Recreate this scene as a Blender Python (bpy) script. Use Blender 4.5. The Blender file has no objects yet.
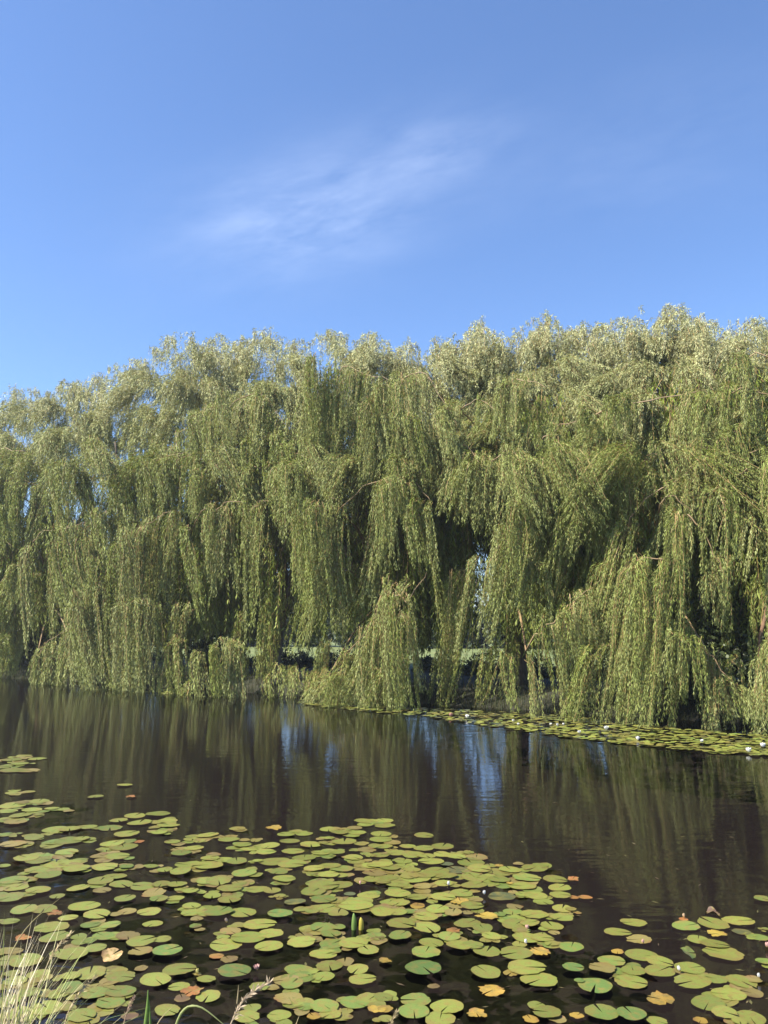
import bpy, math, random
import numpy as np
from mathutils import Vector

rng = np.random.default_rng(11)
random.seed(11)
scene = bpy.context.scene
COL = scene.collection
R = math.radians

# ------------------------------------------------------------------ camera
F = 820.0                       # focal length in pixels of the 768 x 1024 picture
HOR = 630.0                     # image row of the horizon
CH = 2.2                        # eye height above the water
PITCH = math.atan((HOR - 512) / F)
cd = bpy.data.cameras.new('camera')
cam = bpy.data.objects.new('camera', cd)
COL.objects.link(cam)
cd.sensor_fit = 'VERTICAL'
cd.sensor_height = 36
cd.lens = F / 1024 * 36
cd.clip_start = 0.05
cd.clip_end = 5000
cam.location = (0, 0, CH)
cam.rotation_euler = (R(90) + PITCH, 0, 0)
scene.camera = cam
CP, SP = math.cos(PITCH), math.sin(PITCH)


def ray(px, py):
    x = (px - 384) / F
    v = -(py - 512) / F
    return np.array([x, CP - v * SP, SP + v * CP])


# far bank line: through (0, 24.7), inland normal NB, along direction UB
NB = np.array([0.59, 0.807]); NB /= np.linalg.norm(NB)
UB = np.array([NB[1], -NB[0]])
PB = np.array([0.0, 24.7])
S0 = float(NB @ PB)


def at_off(px, py, off):
    """point seen at a pixel, on the vertical plane 'off' metres inland of the far bank line"""
    d = ray(px, py)
    t = (S0 + off) / (NB[0] * d[0] + NB[1] * d[1])
    return np.array([0, 0, CH]) + d * t


def at_z(px, py, z=0.0):
    d = ray(px, py)
    t = (z - CH) / d[2]
    return np.array([0, 0, CH]) + d * t


def to_px(P):
    P = np.asarray(P, float)
    dx, dy, dz = P[..., 0], P[..., 1], P[..., 2] - CH
    fw = dy * CP + dz * SP
    up = -dy * SP + dz * CP
    return 384 + F * dx / fw, 512 - F * up / fw


# ------------------------------------------------------------------ materials
def new_mat(name):
    m = bpy.data.materials.new(name)
    m.use_nodes = True
    nt = m.node_tree
    nt.nodes.clear()
    return m, nt.nodes, nt.links


def mat_leaf(name, rough=0.42, transl=0.3, spec=0.5):
    m, N, L = new_mat(name)
    out = N.new('ShaderNodeOutputMaterial')
    a = N.new('ShaderNodeAttribute'); a.attribute_name = 'Col'
    p = N.new('ShaderNodeBsdfPrincipled')
    p.inputs['Roughness'].default_value = rough
    p.inputs['Specular IOR Level'].default_value = spec
    t = N.new('ShaderNodeBsdfTranslucent')
    mx = N.new('ShaderNodeMixShader'); mx.inputs[0].default_value = transl
    hs = N.new('ShaderNodeHueSaturation')
    hs.inputs['Hue'].default_value = 0.485
    hs.inputs['Saturation'].default_value = 1.15
    hs.inputs['Value'].default_value = 1.1
    L.new(a.outputs['Color'], p.inputs['Base Color'])
    L.new(a.outputs['Color'], hs.inputs['Color'])
    L.new(hs.outputs['Color'], t.inputs['Color'])
    L.new(p.outputs[0], mx.inputs[1]); L.new(t.outputs[0], mx.inputs[2])
    L.new(mx.outputs[0], out.inputs['Surface'])
    return m


def mat_noise(name, c1, c2, scale=4, rough=0.85, bump=0.0, detail=6, stretch=(1, 1, 1), c3=None):
    m, N, L = new_mat(name)
    out = N.new('ShaderNodeOutputMaterial')
    p = N.new('ShaderNodeBsdfPrincipled')
    p.inputs['Roughness'].default_value = rough
    tc = N.new('ShaderNodeTexCoord')
    mp = N.new('ShaderNodeMapping'); mp.inputs['Scale'].default_value = stretch
    nz = N.new('ShaderNodeTexNoise')
    nz.inputs['Scale'].default_value = scale; nz.inputs['Detail'].default_value = detail
    nz.inputs['Roughness'].default_value = 0.65
    cr = N.new('ShaderNodeValToRGB')
    cr.color_ramp.elements[0].position = 0.3; cr.color_ramp.elements[0].color = (*c1, 1)
    cr.color_ramp.elements[1].position = 0.7; cr.color_ramp.elements[1].color = (*c2, 1)
    if c3:
        e = cr.color_ramp.elements.new(0.5); e.color = (*c3, 1)
    L.new(tc.outputs['Object'], mp.inputs['Vector']); L.new(mp.outputs[0], nz.inputs['Vector'])
    L.new(nz.outputs['Fac'], cr.inputs['Fac']); L.new(cr.outputs['Color'], p.inputs['Base Color'])
    if bump:
        b = N.new('ShaderNodeBump'); b.inputs['Strength'].default_value = bump
        b.inputs['Distance'].default_value = 0.03
        L.new(nz.outputs['Fac'], b.inputs['Height']); L.new(b.outputs[0], p.inputs['Normal'])
    L.new(p.outputs[0], out.inputs['Surface'])
    return m


def mat_pad():
    m, N, L = new_mat('lily_pad_skin')
    out = N.new('ShaderNodeOutputMaterial')
    p = N.new('ShaderNodeBsdfPrincipled')
    p.inputs['Roughness'].default_value = 0.38
    p.inputs['Specular IOR Level'].default_value = 0.5
    a = N.new('ShaderNodeAttribute'); a.attribute_name = 'Col'
    oi = N.new('ShaderNodeObjectInfo')
    tc = N.new('ShaderNodeTexCoord')
    va = N.new('ShaderNodeVectorMath'); va.operation = 'ADD'
    cx = N.new('ShaderNodeCombineXYZ')
    mu = N.new('ShaderNodeMath'); mu.operation = 'MULTIPLY'; mu.inputs[1].default_value = 91.0
    L.new(oi.outputs['Random'], mu.inputs[0]); L.new(mu.outputs[0], cx.inputs['X']); L.new(mu.outputs[0], cx.inputs['Z'])
    L.new(tc.outputs['Object'], va.inputs[0]); L.new(cx.outputs[0], va.inputs[1])
    # blotches of age
    n1 = N.new('ShaderNodeTexNoise'); n1.inputs['Scale'].default_value = 2.6; n1.inputs['Detail'].default_value = 5
    n2 = N.new('ShaderNodeTexNoise'); n2.inputs['Scale'].default_value = 9.0; n2.inputs['Detail'].default_value = 3
    L.new(va.outputs[0], n1.inputs['Vector']); L.new(va.outputs[0], n2.inputs['Vector'])
    r1 = N.new('ShaderNodeValToRGB')
    r1.color_ramp.elements[0].position = 0.46; r1.color_ramp.elements[0].color = (0, 0, 0, 1)
    r1.color_ramp.elements[1].position = 0.66; r1.color_ramp.elements[1].color = (0.9, 0.9, 0.9, 1)
    L.new(n1.outputs['Fac'], r1.inputs['Fac'])
    mx = N.new('ShaderNodeMixRGB'); mx.inputs['Color2'].default_value = (0.175, 0.145, 0.034, 1)
    L.new(r1.outputs['Color'], mx.inputs['Fac']); L.new(a.outputs['Color'], mx.inputs['Color1'])
    r2 = N.new('ShaderNodeValToRGB')
    r2.color_ramp.elements[0].position = 0.60; r2.color_ramp.elements[0].color = (0, 0, 0, 1)
    r2.color_ramp.elements[1].position = 0.70; r2.color_ramp.elements[1].color = (0.7, 0.7, 0.7, 1)
    L.new(n2.outputs['Fac'], r2.inputs['Fac'])
    m2 = N.new('ShaderNodeMixRGB'); m2.inputs['Color2'].default_value = (0.10, 0.06, 0.022, 1)
    L.new(r2.outputs['Color'], m2.inputs['Fac']); L.new(mx.outputs[0], m2.inputs['Color1'])
    hs = N.new('ShaderNodeHueSaturation')
    mr = N.new('ShaderNodeMapRange'); mr.inputs['To Min'].default_value = 0.485; mr.inputs['To Max'].default_value = 0.505
    mv = N.new('ShaderNodeMapRange'); mv.inputs['To Min'].default_value = 0.70; mv.inputs['To Max'].default_value = 1.15
    f2 = N.new('ShaderNodeMath'); f2.operation = 'FRACT'
    L.new(mu.outputs[0], f2.inputs[0])
    L.new(oi.outputs['Random'], mr.inputs['Value']); L.new(f2.outputs[0], mv.inputs['Value'])
    L.new(mr.outputs[0], hs.inputs['Hue']); L.new(mv.outputs[0], hs.inputs['Value'])
    L.new(m2.outputs[0], hs.inputs['Color']); L.new(hs.outputs[0], p.inputs['Base Color'])
    b = N.new('ShaderNodeBump'); b.inputs['Strength'].default_value = 0.25; b.inputs['Distance'].default_value = 0.004
    L.new(n2.outputs['Fac'], b.inputs['Height']); L.new(b.outputs[0], p.inputs['Normal'])
    L.new(p.outputs[0], out.inputs['Surface'])
    return m


def mat_plain_attr(name, rough=0.6):
    m, N, L = new_mat(name)
    out = N.new('ShaderNodeOutputMaterial')
    p = N.new('ShaderNodeBsdfPrincipled'); p.inputs['Roughness'].default_value = rough
    a = N.new('ShaderNodeAttribute'); a.attribute_name = 'Col'
    L.new(a.outputs['Color'], p.inputs['Base Color'])
    L.new(p.outputs[0], out.inputs['Surface'])
    return m


def mat_water():
    m, N, L = new_mat('pond_water')
    out = N.new('ShaderNodeOutputMaterial')
    tc = N.new('ShaderNodeTexCoord')
    mp = N.new('ShaderNodeMapping'); mp.inputs['Scale'].default_value = (0.55, 1.6, 1)
    n1 = N.new('ShaderNodeTexNoise'); n1.inputs['Scale'].default_value = 3.2; n1.inputs['Detail'].default_value = 3
    n1.inputs['Roughness'].default_value = 0.5; n1.inputs['Distortion'].default_value = 0.3
    n2 = N.new('ShaderNodeTexNoise'); n2.inputs['Scale'].default_value = 0.5; n2.inputs['Detail'].default_value = 2
    L.new(tc.outputs['Object'], mp.inputs['Vector']); L.new(mp.outputs[0], n1.inputs['Vector'])
    L.new(tc.outputs['Object'], n2.inputs['Vector'])
    ad = N.new('ShaderNodeMath'); ad.operation = 'MULTIPLY'
    L.new(n1.outputs['Fac'], ad.inputs[0]); L.new(n2.outputs['Fac'], ad.inputs[1])
    b = N.new('ShaderNodeBump'); b.inputs['Strength'].default_value = 1.0; b.inputs['Distance'].default_value = WATER_BUMP
    L.new(ad.outputs[0], b.inputs['Height'])
    fr = N.new('ShaderNodeFresnel'); fr.inputs['IOR'].default_value = 1.33
    L.new(b.outputs[0], fr.inputs['Normal'])
    tr = N.new('ShaderNodeBsdfTransparent'); tr.inputs['Color'].default_value = (0.33, 0.31, 0.32, 1)
    gl = N.new('ShaderNodeBsdfGlossy'); gl.inputs['Roughness'].default_value = 0.03
    L.new(b.outputs[0], gl.inputs['Normal'])
    mx = N.new('ShaderNodeMixShader')
    L.new(fr.outputs[0], mx.inputs[0]); L.new(tr.outputs[0], mx.inputs[1]); L.new(gl.outputs[0], mx.inputs[2])
    L.new(mx.outputs[0], out.inputs['Surface'])
    return m


WATER_BUMP = 0.009
M_LEAF = mat_leaf('willow_leaf', rough=0.5, transl=0.16, spec=0.2)
M_BUSH = mat_leaf('bush_leaf', rough=0.5, transl=0.25)
M_GRASS = mat_leaf('grass_blade', rough=0.55, transl=0.3, spec=0.3)
M_BARK = mat_noise('willow_bark', (0.06, 0.045, 0.032), (0.20, 0.155, 0.10), scale=5, bump=0.8, stretch=(3, 3, 0.6))
M_TWIG = mat_noise('willow_twig_bark', (0.15, 0.10, 0.05), (0.31, 0.21, 0.10), scale=3, rough=0.6, stretch=(1, 1, 1))
M_PAD = mat_pad()
M_PETAL = mat_plain_attr('petal', 0.5)
M_WATER = mat_water()
M_GROUND = mat_noise('lawn_ground', (0.10, 0.115, 0.035), (0.21, 0.20, 0.075), scale=0.7, rough=0.95, bump=0.4, detail=10, c3=(0.11, 0.145, 0.04))


# ------------------------------------------------------------------ mesh helpers
def make_mesh(name, co, faces_flat, totals, mat, col=None, smooth=False):
    """fast mesh from arrays: co (n,3), flat vertex indices, loop totals"""
    me = bpy.data.meshes.new(name)
    co = np.ascontiguousarray(co, np.float32)
    me.vertices.add(len(co)); me.vertices.foreach_set('co', co.ravel())
    ff = np.ascontiguousarray(faces_flat, np.int32)
    me.loops.add(len(ff)); me.loops.foreach_set('vertex_index', ff)
    tot = np.ascontiguousarray(totals, np.int32)
    st = np.zeros(len(tot), np.int32); st[1:] = np.cumsum(tot)[:-1]
    me.polygons.add(len(tot)); me.polygons.foreach_set('loop_start', st)
    if smooth:
        me.polygons.foreach_set('use_smooth', np.ones(len(tot), bool))
    me.update(calc_edges=True)
    if col is not None:
        at = me.attributes.new('Col', 'FLOAT_COLOR', 'POINT')
        c4 = np.ones((len(co), 4), np.float32); c4[:, :3] = col
        at.data.foreach_set('color', c4.ravel())
    me.materials.append(mat)
    return me


def link(name, me, parent=None, loc=None):
    o = bpy.data.objects.new(name, me)
    COL.objects.link(o)
    if parent is not None:
        o.parent = parent
    if loc is not None:
        o.location = loc
    return o


def tag(o, label=None, cat=None, group=None, kind=None):
    if label: o['label'] = label
    if cat: o['category'] = cat
    if group: o['group'] = group
    if kind: o['kind'] = kind
    return o


class Geo:
    """collects vertices, quads/triangles and colours of one mesh"""
    def __init__(s):
        s.co = []; s.f = []; s.t = []; s.c = []; s.n = 0

    def add(s, co, faces, col=None):
        co = np.asarray(co, float).reshape(-1, 3)
        for f in faces:
            s.f.extend(i + s.n for i in f); s.t.append(len(f))
        s.co.append(co)
        c = np.asarray(col if col is not None else (1, 1, 1), float)
        s.c.append(np.broadcast_to(c, co.shape).copy())
        s.n += len(co)

    def quads(s, co4, col):
        """co4 (k,4,3), col (k,3)"""
        k = len(co4)
        s.co.append(co4.reshape(-1, 3)); s.c.append(np.repeat(col, 4, axis=0))
        s.f.extend(range(s.n, s.n + 4 * k)) if k < 1000 else s.f.extend(np.arange(s.n, s.n + 4 * k).tolist())
        s.t.extend([4] * k); s.n += 4 * k

    def mesh(s, name, mat, smooth=False):
        return make_mesh(name, np.concatenate(s.co), s.f, s.t, mat, np.concatenate(s.c), smooth)


def tube(pts, radii, sides=8, wob=0.0):
    """tapered tube through points; returns co, faces"""
    pts = np.asarray(pts, float); n = len(pts)
    co = []; faces = []
    tan = np.gradient(pts, axis=0)
    ref = np.array([0.31, 0.23, 0.92])
    for i in range(n):
        t = tan[i] / (np.linalg.norm(tan[i]) + 1e-9)
        if abs(t @ ref) > 0.97:
            ref = np.array([0.9, 0.1, 0.2])
        a = np.cross(t, ref); a /= np.linalg.norm(a); b = np.cross(t, a)
        for k in range(sides):
            th = 2 * math.pi * k / sides
            rr = radii[i] * (1 + wob * math.sin(3 * th + i * 0.9) + wob * rng.normal() * 0.5)
            co.append(pts[i] + rr * (math.cos(th) * a + math.sin(th) * b))
    for i in range(n - 1):
        for k in range(sides):
            k2 = (k + 1) % sides
            faces.append((i * sides + k, i * sides + k2, (i + 1) * sides + k2, (i + 1) * sides + k))
    faces.append(tuple(range(sides - 1, -1, -1)))
    faces.append(tuple((n - 1) * sides + k for k in range(sides)))
    return np.array(co), faces


def spline(pts, n):
    """Catmull-Rom through rows of pts, n samples"""
    P = np.asarray(pts, float)
    if len(P) == 2:
        u = np.linspace(0, 1, n)[:, None]
        return P[0] * (1 - u) + P[1] * u
    Q = np.vstack([2 * P[0] - P[1], P, 2 * P[-1] - P[-2]])
    out = []
    for u in np.linspace(0, len(P) - 1 - 1e-6, n):
        i = int(u); t = u - i
        a, b, c, d = Q[i], Q[i + 1], Q[i + 2], Q[i + 3]
        out.append(0.5 * (2 * b + (c - a) * t + (2 * a - 5 * b + 4 * c - d) * t * t + (3 * b - a - 3 * c + d) * t ** 3))
    return np.array(out)


def norm(v):
    return v / (np.linalg.norm(v, axis=-1, keepdims=True) + 1e-9)


# ------------------------------------------------------------------ willows
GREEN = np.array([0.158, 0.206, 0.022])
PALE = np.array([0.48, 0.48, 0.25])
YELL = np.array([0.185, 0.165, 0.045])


class Foliage:
    def __init__(s):
        s.S = []; s.D = []; s.L = []; s.W = []; s.T = []; s.pale = []; s.dens = []; s.fz = []; s.ls = []

    def add(s, S, D, L, W, T, pale=0.0, dens=22, fz=0.55, ls=1.0):
        k = len(S)
        s.S.append(S); s.D.append(D); s.L.append(L)
        s.W.append(np.full(k, W) if np.isscalar(W) else W)
        s.T.append(T)
        s.pale.append(np.full(k, pale) if np.isscalar(pale) else pale)
        s.dens.append(np.full(k, dens, float)); s.fz.append(np.full(k, fz, float)); s.ls.append(np.full(k, ls, float))

    def build(s, base, geo):
        S = np.concatenate(s.S); D = np.concatenate(s.D); L = np.concatenate(s.L); W = np.concatenate(s.W)
        T = np.concatenate(s.T); pale = np.concatenate(s.pale); dens = np.concatenate(s.dens); fz = np.concatenate(s.fz); ls = np.concatenate(s.ls)
        L = np.maximum(L, 0.25)
        dist = np.hypot(S[:, 0], S[:, 1])
        k_ = np.clip(dist / 38.0, 0.55, 1.0)
        ls = np.where(ls < 1.4, ls * k_, ls); dens = np.where(ls < 1.4, dens / k_ ** 1.5, dens)
        n = len(S)
        dz = np.array([0, 0, -1.0])
        A1 = rng.uniform(0, 6.28, n); A2 = rng.uniform(0, 6.28, n); amp = rng.uniform(0.015, 0.07, n)

        def pos(i, q):
            w = W[i]; a = w * (1 - np.exp(-q / w))
            p = S[i] + D[i] * a[:, None] + dz * (q - a)[:, None] + T[i] * ((q / L[i]) ** 1.4)[:, None]
            p[:, 0] += amp[i] * np.sin(q * 2.3 + A1[i]); p[:, 1] += amp[i] * np.sin(q * 2.0 + A2[i])
            p[:, 2] = np.maximum(p[:, 2], 0.01)
            return p, np.exp(-q / w)
        # leaves
        cnt = np.maximum(4, (L * dens).astype(int))
        idx = np.repeat(np.arange(n), cnt); m = len(idx)
        q = rng.uniform(0.03, 1, m) ** 0.9 * L[idx]
        p, e = pos(idx, q)
        tan = D[idx] * e[:, None] + dz * (1 - e)[:, None] + T[idx] * (0.5 / L[idx])[:, None]
        r = norm(rng.normal(size=(m, 3)))
        ld = norm(norm(tan) * 0.95 + r * fz[idx][:, None])
        side = norm(np.cross(ld, norm(rng.normal(size=(m, 3)))))
        ll = (rng.uniform(0.11, 0.19, m) * ls[idx])[:, None]; lw = (rng.uniform(0.009, 0.0155, m) * ls[idx])[:, None]
        p = p + r * 0.02
        up = np.cross(side, ld) * ll * 0.06
        co = np.stack([p, p + ld * ll * 0.45 + side * lw + up, p + ld * ll, p + ld * ll * 0.45 - side * lw + up], 1)
        f = rng.uniform(0, 1, m)
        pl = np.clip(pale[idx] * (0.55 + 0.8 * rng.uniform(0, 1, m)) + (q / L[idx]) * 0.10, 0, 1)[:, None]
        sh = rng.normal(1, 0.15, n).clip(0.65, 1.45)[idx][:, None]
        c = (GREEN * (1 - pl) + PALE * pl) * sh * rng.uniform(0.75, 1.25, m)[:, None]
        yy = (rng.uniform(0, 1, m) < 0.05)[:, None]
        c = np.where(yy, YELL * rng.uniform(0.7, 1.2, m)[:, None], c)
        geo.quads(co - base, c)
        # the withy itself: a flat ribbon of five short lengths
        K = 5
        u = np.linspace(0, 1, K + 1) * 0.94
        ii = np.repeat(np.arange(n), K + 1)
        qq = np.tile(u, n) * L[ii]
        pp, _ = pos(ii, qq)
        pp = pp.reshape(n, K + 1, 3)
        sd = norm(np.column_stack([rng.normal(size=n), rng.normal(size=n), np.zeros(n)]))
        wd = (0.008 * (1 - 0.75 * u))[None, :, None]
        l_, r_ = pp - sd[:, None, :] * wd, pp + sd[:, None, :] * wd
        qd = np.stack([l_[:, :-1], r_[:, :-1], r_[:, 1:], l_[:, 1:]], 2).reshape(-1, 4, 3)
        tc = np.array([0.38, 0.26, 0.11]) * rng.uniform(0.6, 1.15, n)[:, None]
        geo.quads(qd - base, np.repeat(tc, K, axis=0))
        return m


SIL = [(-120, 405), (-60, 398), (0, 391), (15, 384), (40, 388), (75, 374), (100, 370), (130, 362), (150, 348), (165, 338), (190, 331),
       (215, 336), (235, 342), (255, 328), (272, 330), (285, 345), (300, 338), (312, 345), (325, 326), (335, 331), (352, 336), (368, 330),
       (385, 338), (400, 345), (430, 337), (445, 342), (470, 330), (485, 322), (500, 339), (525, 327), (545, 317), (560, 326),
       (585, 323), (610, 326), (640, 321), (655, 314), (668, 304), (680, 314), (700, 320), (722, 322), (745, 324), (768, 317), (830, 318), (900, 330)]
SX = np.array([a for a, b in SIL], float); SY = np.array([b for a, b in SIL], float)


def sil(x):
    return np.interp(x, SX, SY)


TREES = [  # trunk image column, distance inland, label
    (-70, 4.4, 'weeping willow cut off by the left edge, farthest of the row'),
    (48, 4.2, 'far left weeping willow with low tan boughs reaching down to the water'),
    (175, 4.0, 'weeping willow with the broad bright curtain touching the water left of the dark hollow'),
    (270, 4.6, 'weeping willow right of the dark hollow, with thin separate tassels above a gap of sky'),
    (385, 4.0, 'weeping willow with the big domed crown above the start of the far lily strip'),
    (515, 4.4, 'weeping willow right of the domed crown, sunlit lawn showing under its open skirt'),
    (655, 4.0, 'weeping willow with the bright slanting drapes over the middle of the far lily strip'),
    (775, 4.2, 'weeping willow cut off by the right edge, with a reddish leaning limb'),
]
TPX = np.array([t[0] for t in TREES], float)
roots, axes, fols, crowns = [], [], [], []
for px, off, lab in TREES:
    p = at_off(px, 640, off)
    e = bpy.data.objects.new('willow_tree', None); COL.objects.link(e)
    e.empty_display_size = 0.5
    e.location = (p[0], p[1], 0.45)
    tag(e, lab, 'tree', 'weeping willows along the far bank')
    roots.append(e); axes.append(np.array([p[0], p[1], 0.45])); fols.append(Foliage()); crowns.append(Geo())


def near_tree(px):
    return int(np.argmin(np.abs(TPX - px)))


OUT = np.array([-NB[0], -NB[1], 0.0])        # from the bank towards the water
ALONG = np.array([UB[0], UB[1], 0.0])
branch_jobs = []


def curtain(pts, off=0.6, slant=0.0, dens=1.0, branch=True, tree=None, pale=0.16, step=0.46, rad=0.10):
    """a bough whose crest runs through image points (x, y) and whose withies hang to row b: pts = (x, y, b)"""
    P = np.array(pts, float)
    xm = P[:, 0].mean(); kk = near_tree(xm)
    slant += (-7 if 300 < xm < 740 else 0) + 15 * float(np.clip((xm - TPX[kk]) / 55, -1, 1)) + rng.normal(0, 4)
    n = max(6, len(P) * 5)
    Q = spline(P, n)
    crest = np.array([at_off(x, y, off) for x, y, b in Q])
    bott = np.array([at_off(x + slant, b, off - 0.2) for x, y, b in Q])
    seg = np.linalg.norm(np.diff(crest, axis=0), axis=1); arc = np.concatenate([[0], np.cumsum(seg)])
    k = near_tree(P[:, 0].mean()) if tree is None else tree
    if branch:
        branch_jobs.append((k, crest))
    m = max(2, int(arc[-1] / step) + 1)
    us = np.linspace(0, arc[-1], m) + rng.normal(0, step * 0.6, m)
    for u in us:
        if rng.uniform() < 0.10: continue
        u = min(max(u, 0), arc[-1])
        c = np.array([np.interp(u, arc, crest[:, j]) for j in range(3)])
        b = np.array([np.interp(u, arc, bott[:, j]) for j in range(3)])
        H = c[2] - max(b[2], 0.02)
        wet = b[2] < 0.4
        fac = rng.uniform(0.9, 1.06) if rng.uniform() > 0.13 else rng.uniform(0.55, 0.85)
        if wet: fac = rng.uniform(0.98, 1.1)
        dj = rng.normal(0, 0.55)
        c = c - OUT * dj
        c[2] -= min(rng.exponential(0.16), 0.6) - 0.06
        rd = rad * rng.uniform(0.7, 2.3)
        for br in range(4):
            ns = max(2, int(rng.integers(5, 8) * dens))
            bc = c + ALONG * rng.normal(0, rd) + OUT * rng.normal(0, rd) + np.array([0, 0, -abs(rng.normal(0, 0.15))])
            Lb = H * fac * rng.uniform(0.86, 1.04)
            S = bc + rng.normal(0, 0.05, (ns, 3))
            D = norm(OUT * rng.uniform(-0.1, 0.9) + ALONG * rng.normal(0, 0.45) + rng.normal(0, 0.3, (ns, 3)) + np.array([0, 0, 0.12]))
            L = Lb * (1.07 - (0.30 if wet else 0.58) * rng.uniform(0, 1, ns) ** 1.3) + (0.12 if wet else 0)
            lat = np.array([b[0] - c[0], b[1] - c[1], 0]) * 0.9 - OUT * dj * 0.3
            T = lat * (L / max(H, 0.3))[:, None] + (bc - S) * 0.8 * np.array([1, 1, 0]) + rng.normal(0, 0.04, (ns, 3)) * np.array([1, 1, 0])
            fols[k].add(S, D, L, rng.uniform(0.12, 0.38), T, pale=pale * rng.uniform(0.4, 1.5), dens=27, fz=0.36)


# --- the boughs one can tell apart, left to right
C = curtain
# far left tree
C([(-30, 445, 520), (2, 448, 515), (26, 450, 510)], 1.4)
C([(-25, 478, 560), (4, 470, 548), (40, 486, 545)], 1.0)
C([(20, 500, 545), (42, 483, 545)], 0.9)
C([(52, 492, 545), (72, 474, 540)], 0.9)
C([(83, 490, 540), (100, 470, 530), (136, 466, 528)], 0.8)
C([(136, 482, 560), (152, 462, 530), (186, 450, 525)], 1.0)
C([(-30, 540, 640), (-5, 535, 640), (12, 545, 600)], 1.3)
C([(33, 540, 650), (44, 529, 636), (60, 528, 625), (88, 519, 610), (116, 505, 560)], 0.3, pale=.24)
C([(78, 540, 640), (100, 532, 620)], 0.5)
C([(0, 582, 645), (12, 567, 640), (26, 558, 600)], 0.4)
C([(16, 640, 662), (22, 630, 660)], 0.6, branch=False)
C([(36, 660, 690), (48, 640, 691), (66, 628, 691)], -0.4, pale=.26, dens=1.3)
C([(66, 628, 690), (84, 602, 688), (101, 580, 680)], -0.2, pale=.24)
C([(88, 596, 690), (99, 575, 690)], -0.5, pale=.26, dens=1.3)
C([(104, 575, 650), (120, 545, 640), (150, 518, 640)], 0.2, pale=.22)
C([(112, 672, 692), (126, 668, 692)], -0.4, branch=False)
# the broad bright curtain
C([(130, 548, 690), (146, 524, 690), (162, 514, 691)], -0.2, pale=.28, dens=1.5)
C([(132, 600, 691), (150, 590, 691), (164, 596, 691)], -0.5, pale=.28, dens=1.4, branch=False)
C([(158, 515, 660), (172, 508, 600)], 0.3, pale=.22)
C([(170, 676, 693), (190, 674, 693)], -0.5, branch=False)
C([(152, 470, 520), (178, 458, 505), (206, 450, 515)], 0.7)
C([(180, 430, 470), (196, 420, 468), (218, 418, 475)], 1.2)
C([(200, 512, 600), (212, 500, 592)], 0.0, pale=.26, dens=1.2)
C([(216, 508, 572), (226, 500, 600), (247, 498, 602)], 0.1, pale=.22)
C([(252, 508, 580), (262, 500, 650), (268, 500, 648)], 0.0, pale=.24)
C([(204, 634, 693), (226, 628, 693)], -0.4, pale=.24, branch=False, dens=1.2)
C([(226, 640, 693), (234, 638, 693)], -0.4, branch=False)
C([(256, 636, 698), (268, 632, 700)], -0.5, branch=False)
C([(274, 656, 680), (292, 655, 682)], 0.3, branch=False, dens=.7)
C([(180, 630, 688), (186, 622, 690)], -0.2, branch=False)
# shoulders of the middle
C([(222, 412, 470), (236, 400, 468), (262, 392, 465), (288, 425, 475)], 0.9, pale=.26)
C([(205, 470, 520), (232, 458, 515), (262, 466, 520)], 0.6)
C([(262, 470, 525), (285, 452, 510), (310, 455, 505)], 0.8)
C([(285, 500, 560), (300, 492, 565), (312, 488, 560)], 0.5)
C([(240, 440, 490), (262, 430, 485), (290, 438, 490)], 0.8)
# the dome
C([(326, 392, 470), (345, 364, 478), (368, 374, 485), (396, 378, 485)], 0.7, pale=.24, dens=1.2)
C([(392, 384, 480), (420, 371, 480), (440, 394, 470), (457, 428, 468)], 0.5, pale=.26, dens=1.2)
C([(350, 410, 478), (380, 402, 486), (412, 408, 482)], 0.5, pale=.2, branch=False)
C([(300, 446, 500), (318, 432, 500), (334, 440, 498)], 0.8)
C([(430, 420, 490), (448, 412, 490)], 1.0)
# long central drapes
C([(298, 515, 600), (312, 496, 600), (328, 492, 640), (346, 506, 640)], 0.0, slant=-6, pale=.22, dens=1.2)
C([(338, 508, 600), (358, 490, 600), (382, 477, 610), (402, 475, 570)], -0.1, slant=-3, pale=.22, dens=1.2)
C([(400, 480, 565), (416, 484, 560), (430, 500, 575)], 0.1, pale=.2)
C([(318, 560, 680), (336, 548, 660), (348, 552, 650)], 0.1, slant=-14, pale=.2)
C([(352, 560, 640), (372, 548, 640)], 0.1, slant=-8, branch=False)
C([(332, 668, 702), (356, 640, 702), (376, 612, 702), (388, 574, 690)], -0.4, slant=-14, pale=.24, dens=1.3)
C([(372, 625, 703), (390, 598, 704), (404, 590, 704)], -0.5, slant=4, pale=.24, dens=1.2)
C([(406, 600, 704), (420, 580, 704), (427, 570, 702)], -0.3, slant=2, pale=.24)
C([(304, 682, 703), (320, 676, 703)], -0.5, branch=False)
C([(352, 660, 704), (380, 655, 704), (412, 660, 705)], -0.6, branch=False, slant=-4)
# shaded hangings between dome and right trees
C([(432, 500, 600), (446, 488, 640), (462, 500, 690)], 2.2)
C([(440, 560, 660), (455, 560, 695), (464, 570, 697)], 1.2, branch=False, dens=.8)
C([(452, 450, 520), (466, 441, 515), (486, 468, 505)], 0.4, pale=.24)
C([(486, 472, 520), (500, 452, 525), (514, 448, 522), (526, 474, 520)], 0.2, pale=.26, dens=1.2)
C([(510, 500, 600), (532, 492, 590), (556, 485, 600), (584, 492, 605)], 0.1, slant=-8, pale=.22, dens=1.2)
C([(490, 560, 650), (506, 535, 655), (522, 520, 640), (540, 500, 590)], -0.2, slant=-14, pale=.26, dens=1.1)
C([(528, 560, 640), (545, 545, 640)], 0.6, branch=False)
C([(570, 500, 600), (590, 488, 590), (612, 478, 560)], 0.6)
C([(526, 648, 712), (540, 628, 712), (560, 612, 690), (586, 590, 670), (602, 574, 650)], -0.3, slant=-6, pale=.24)
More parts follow.
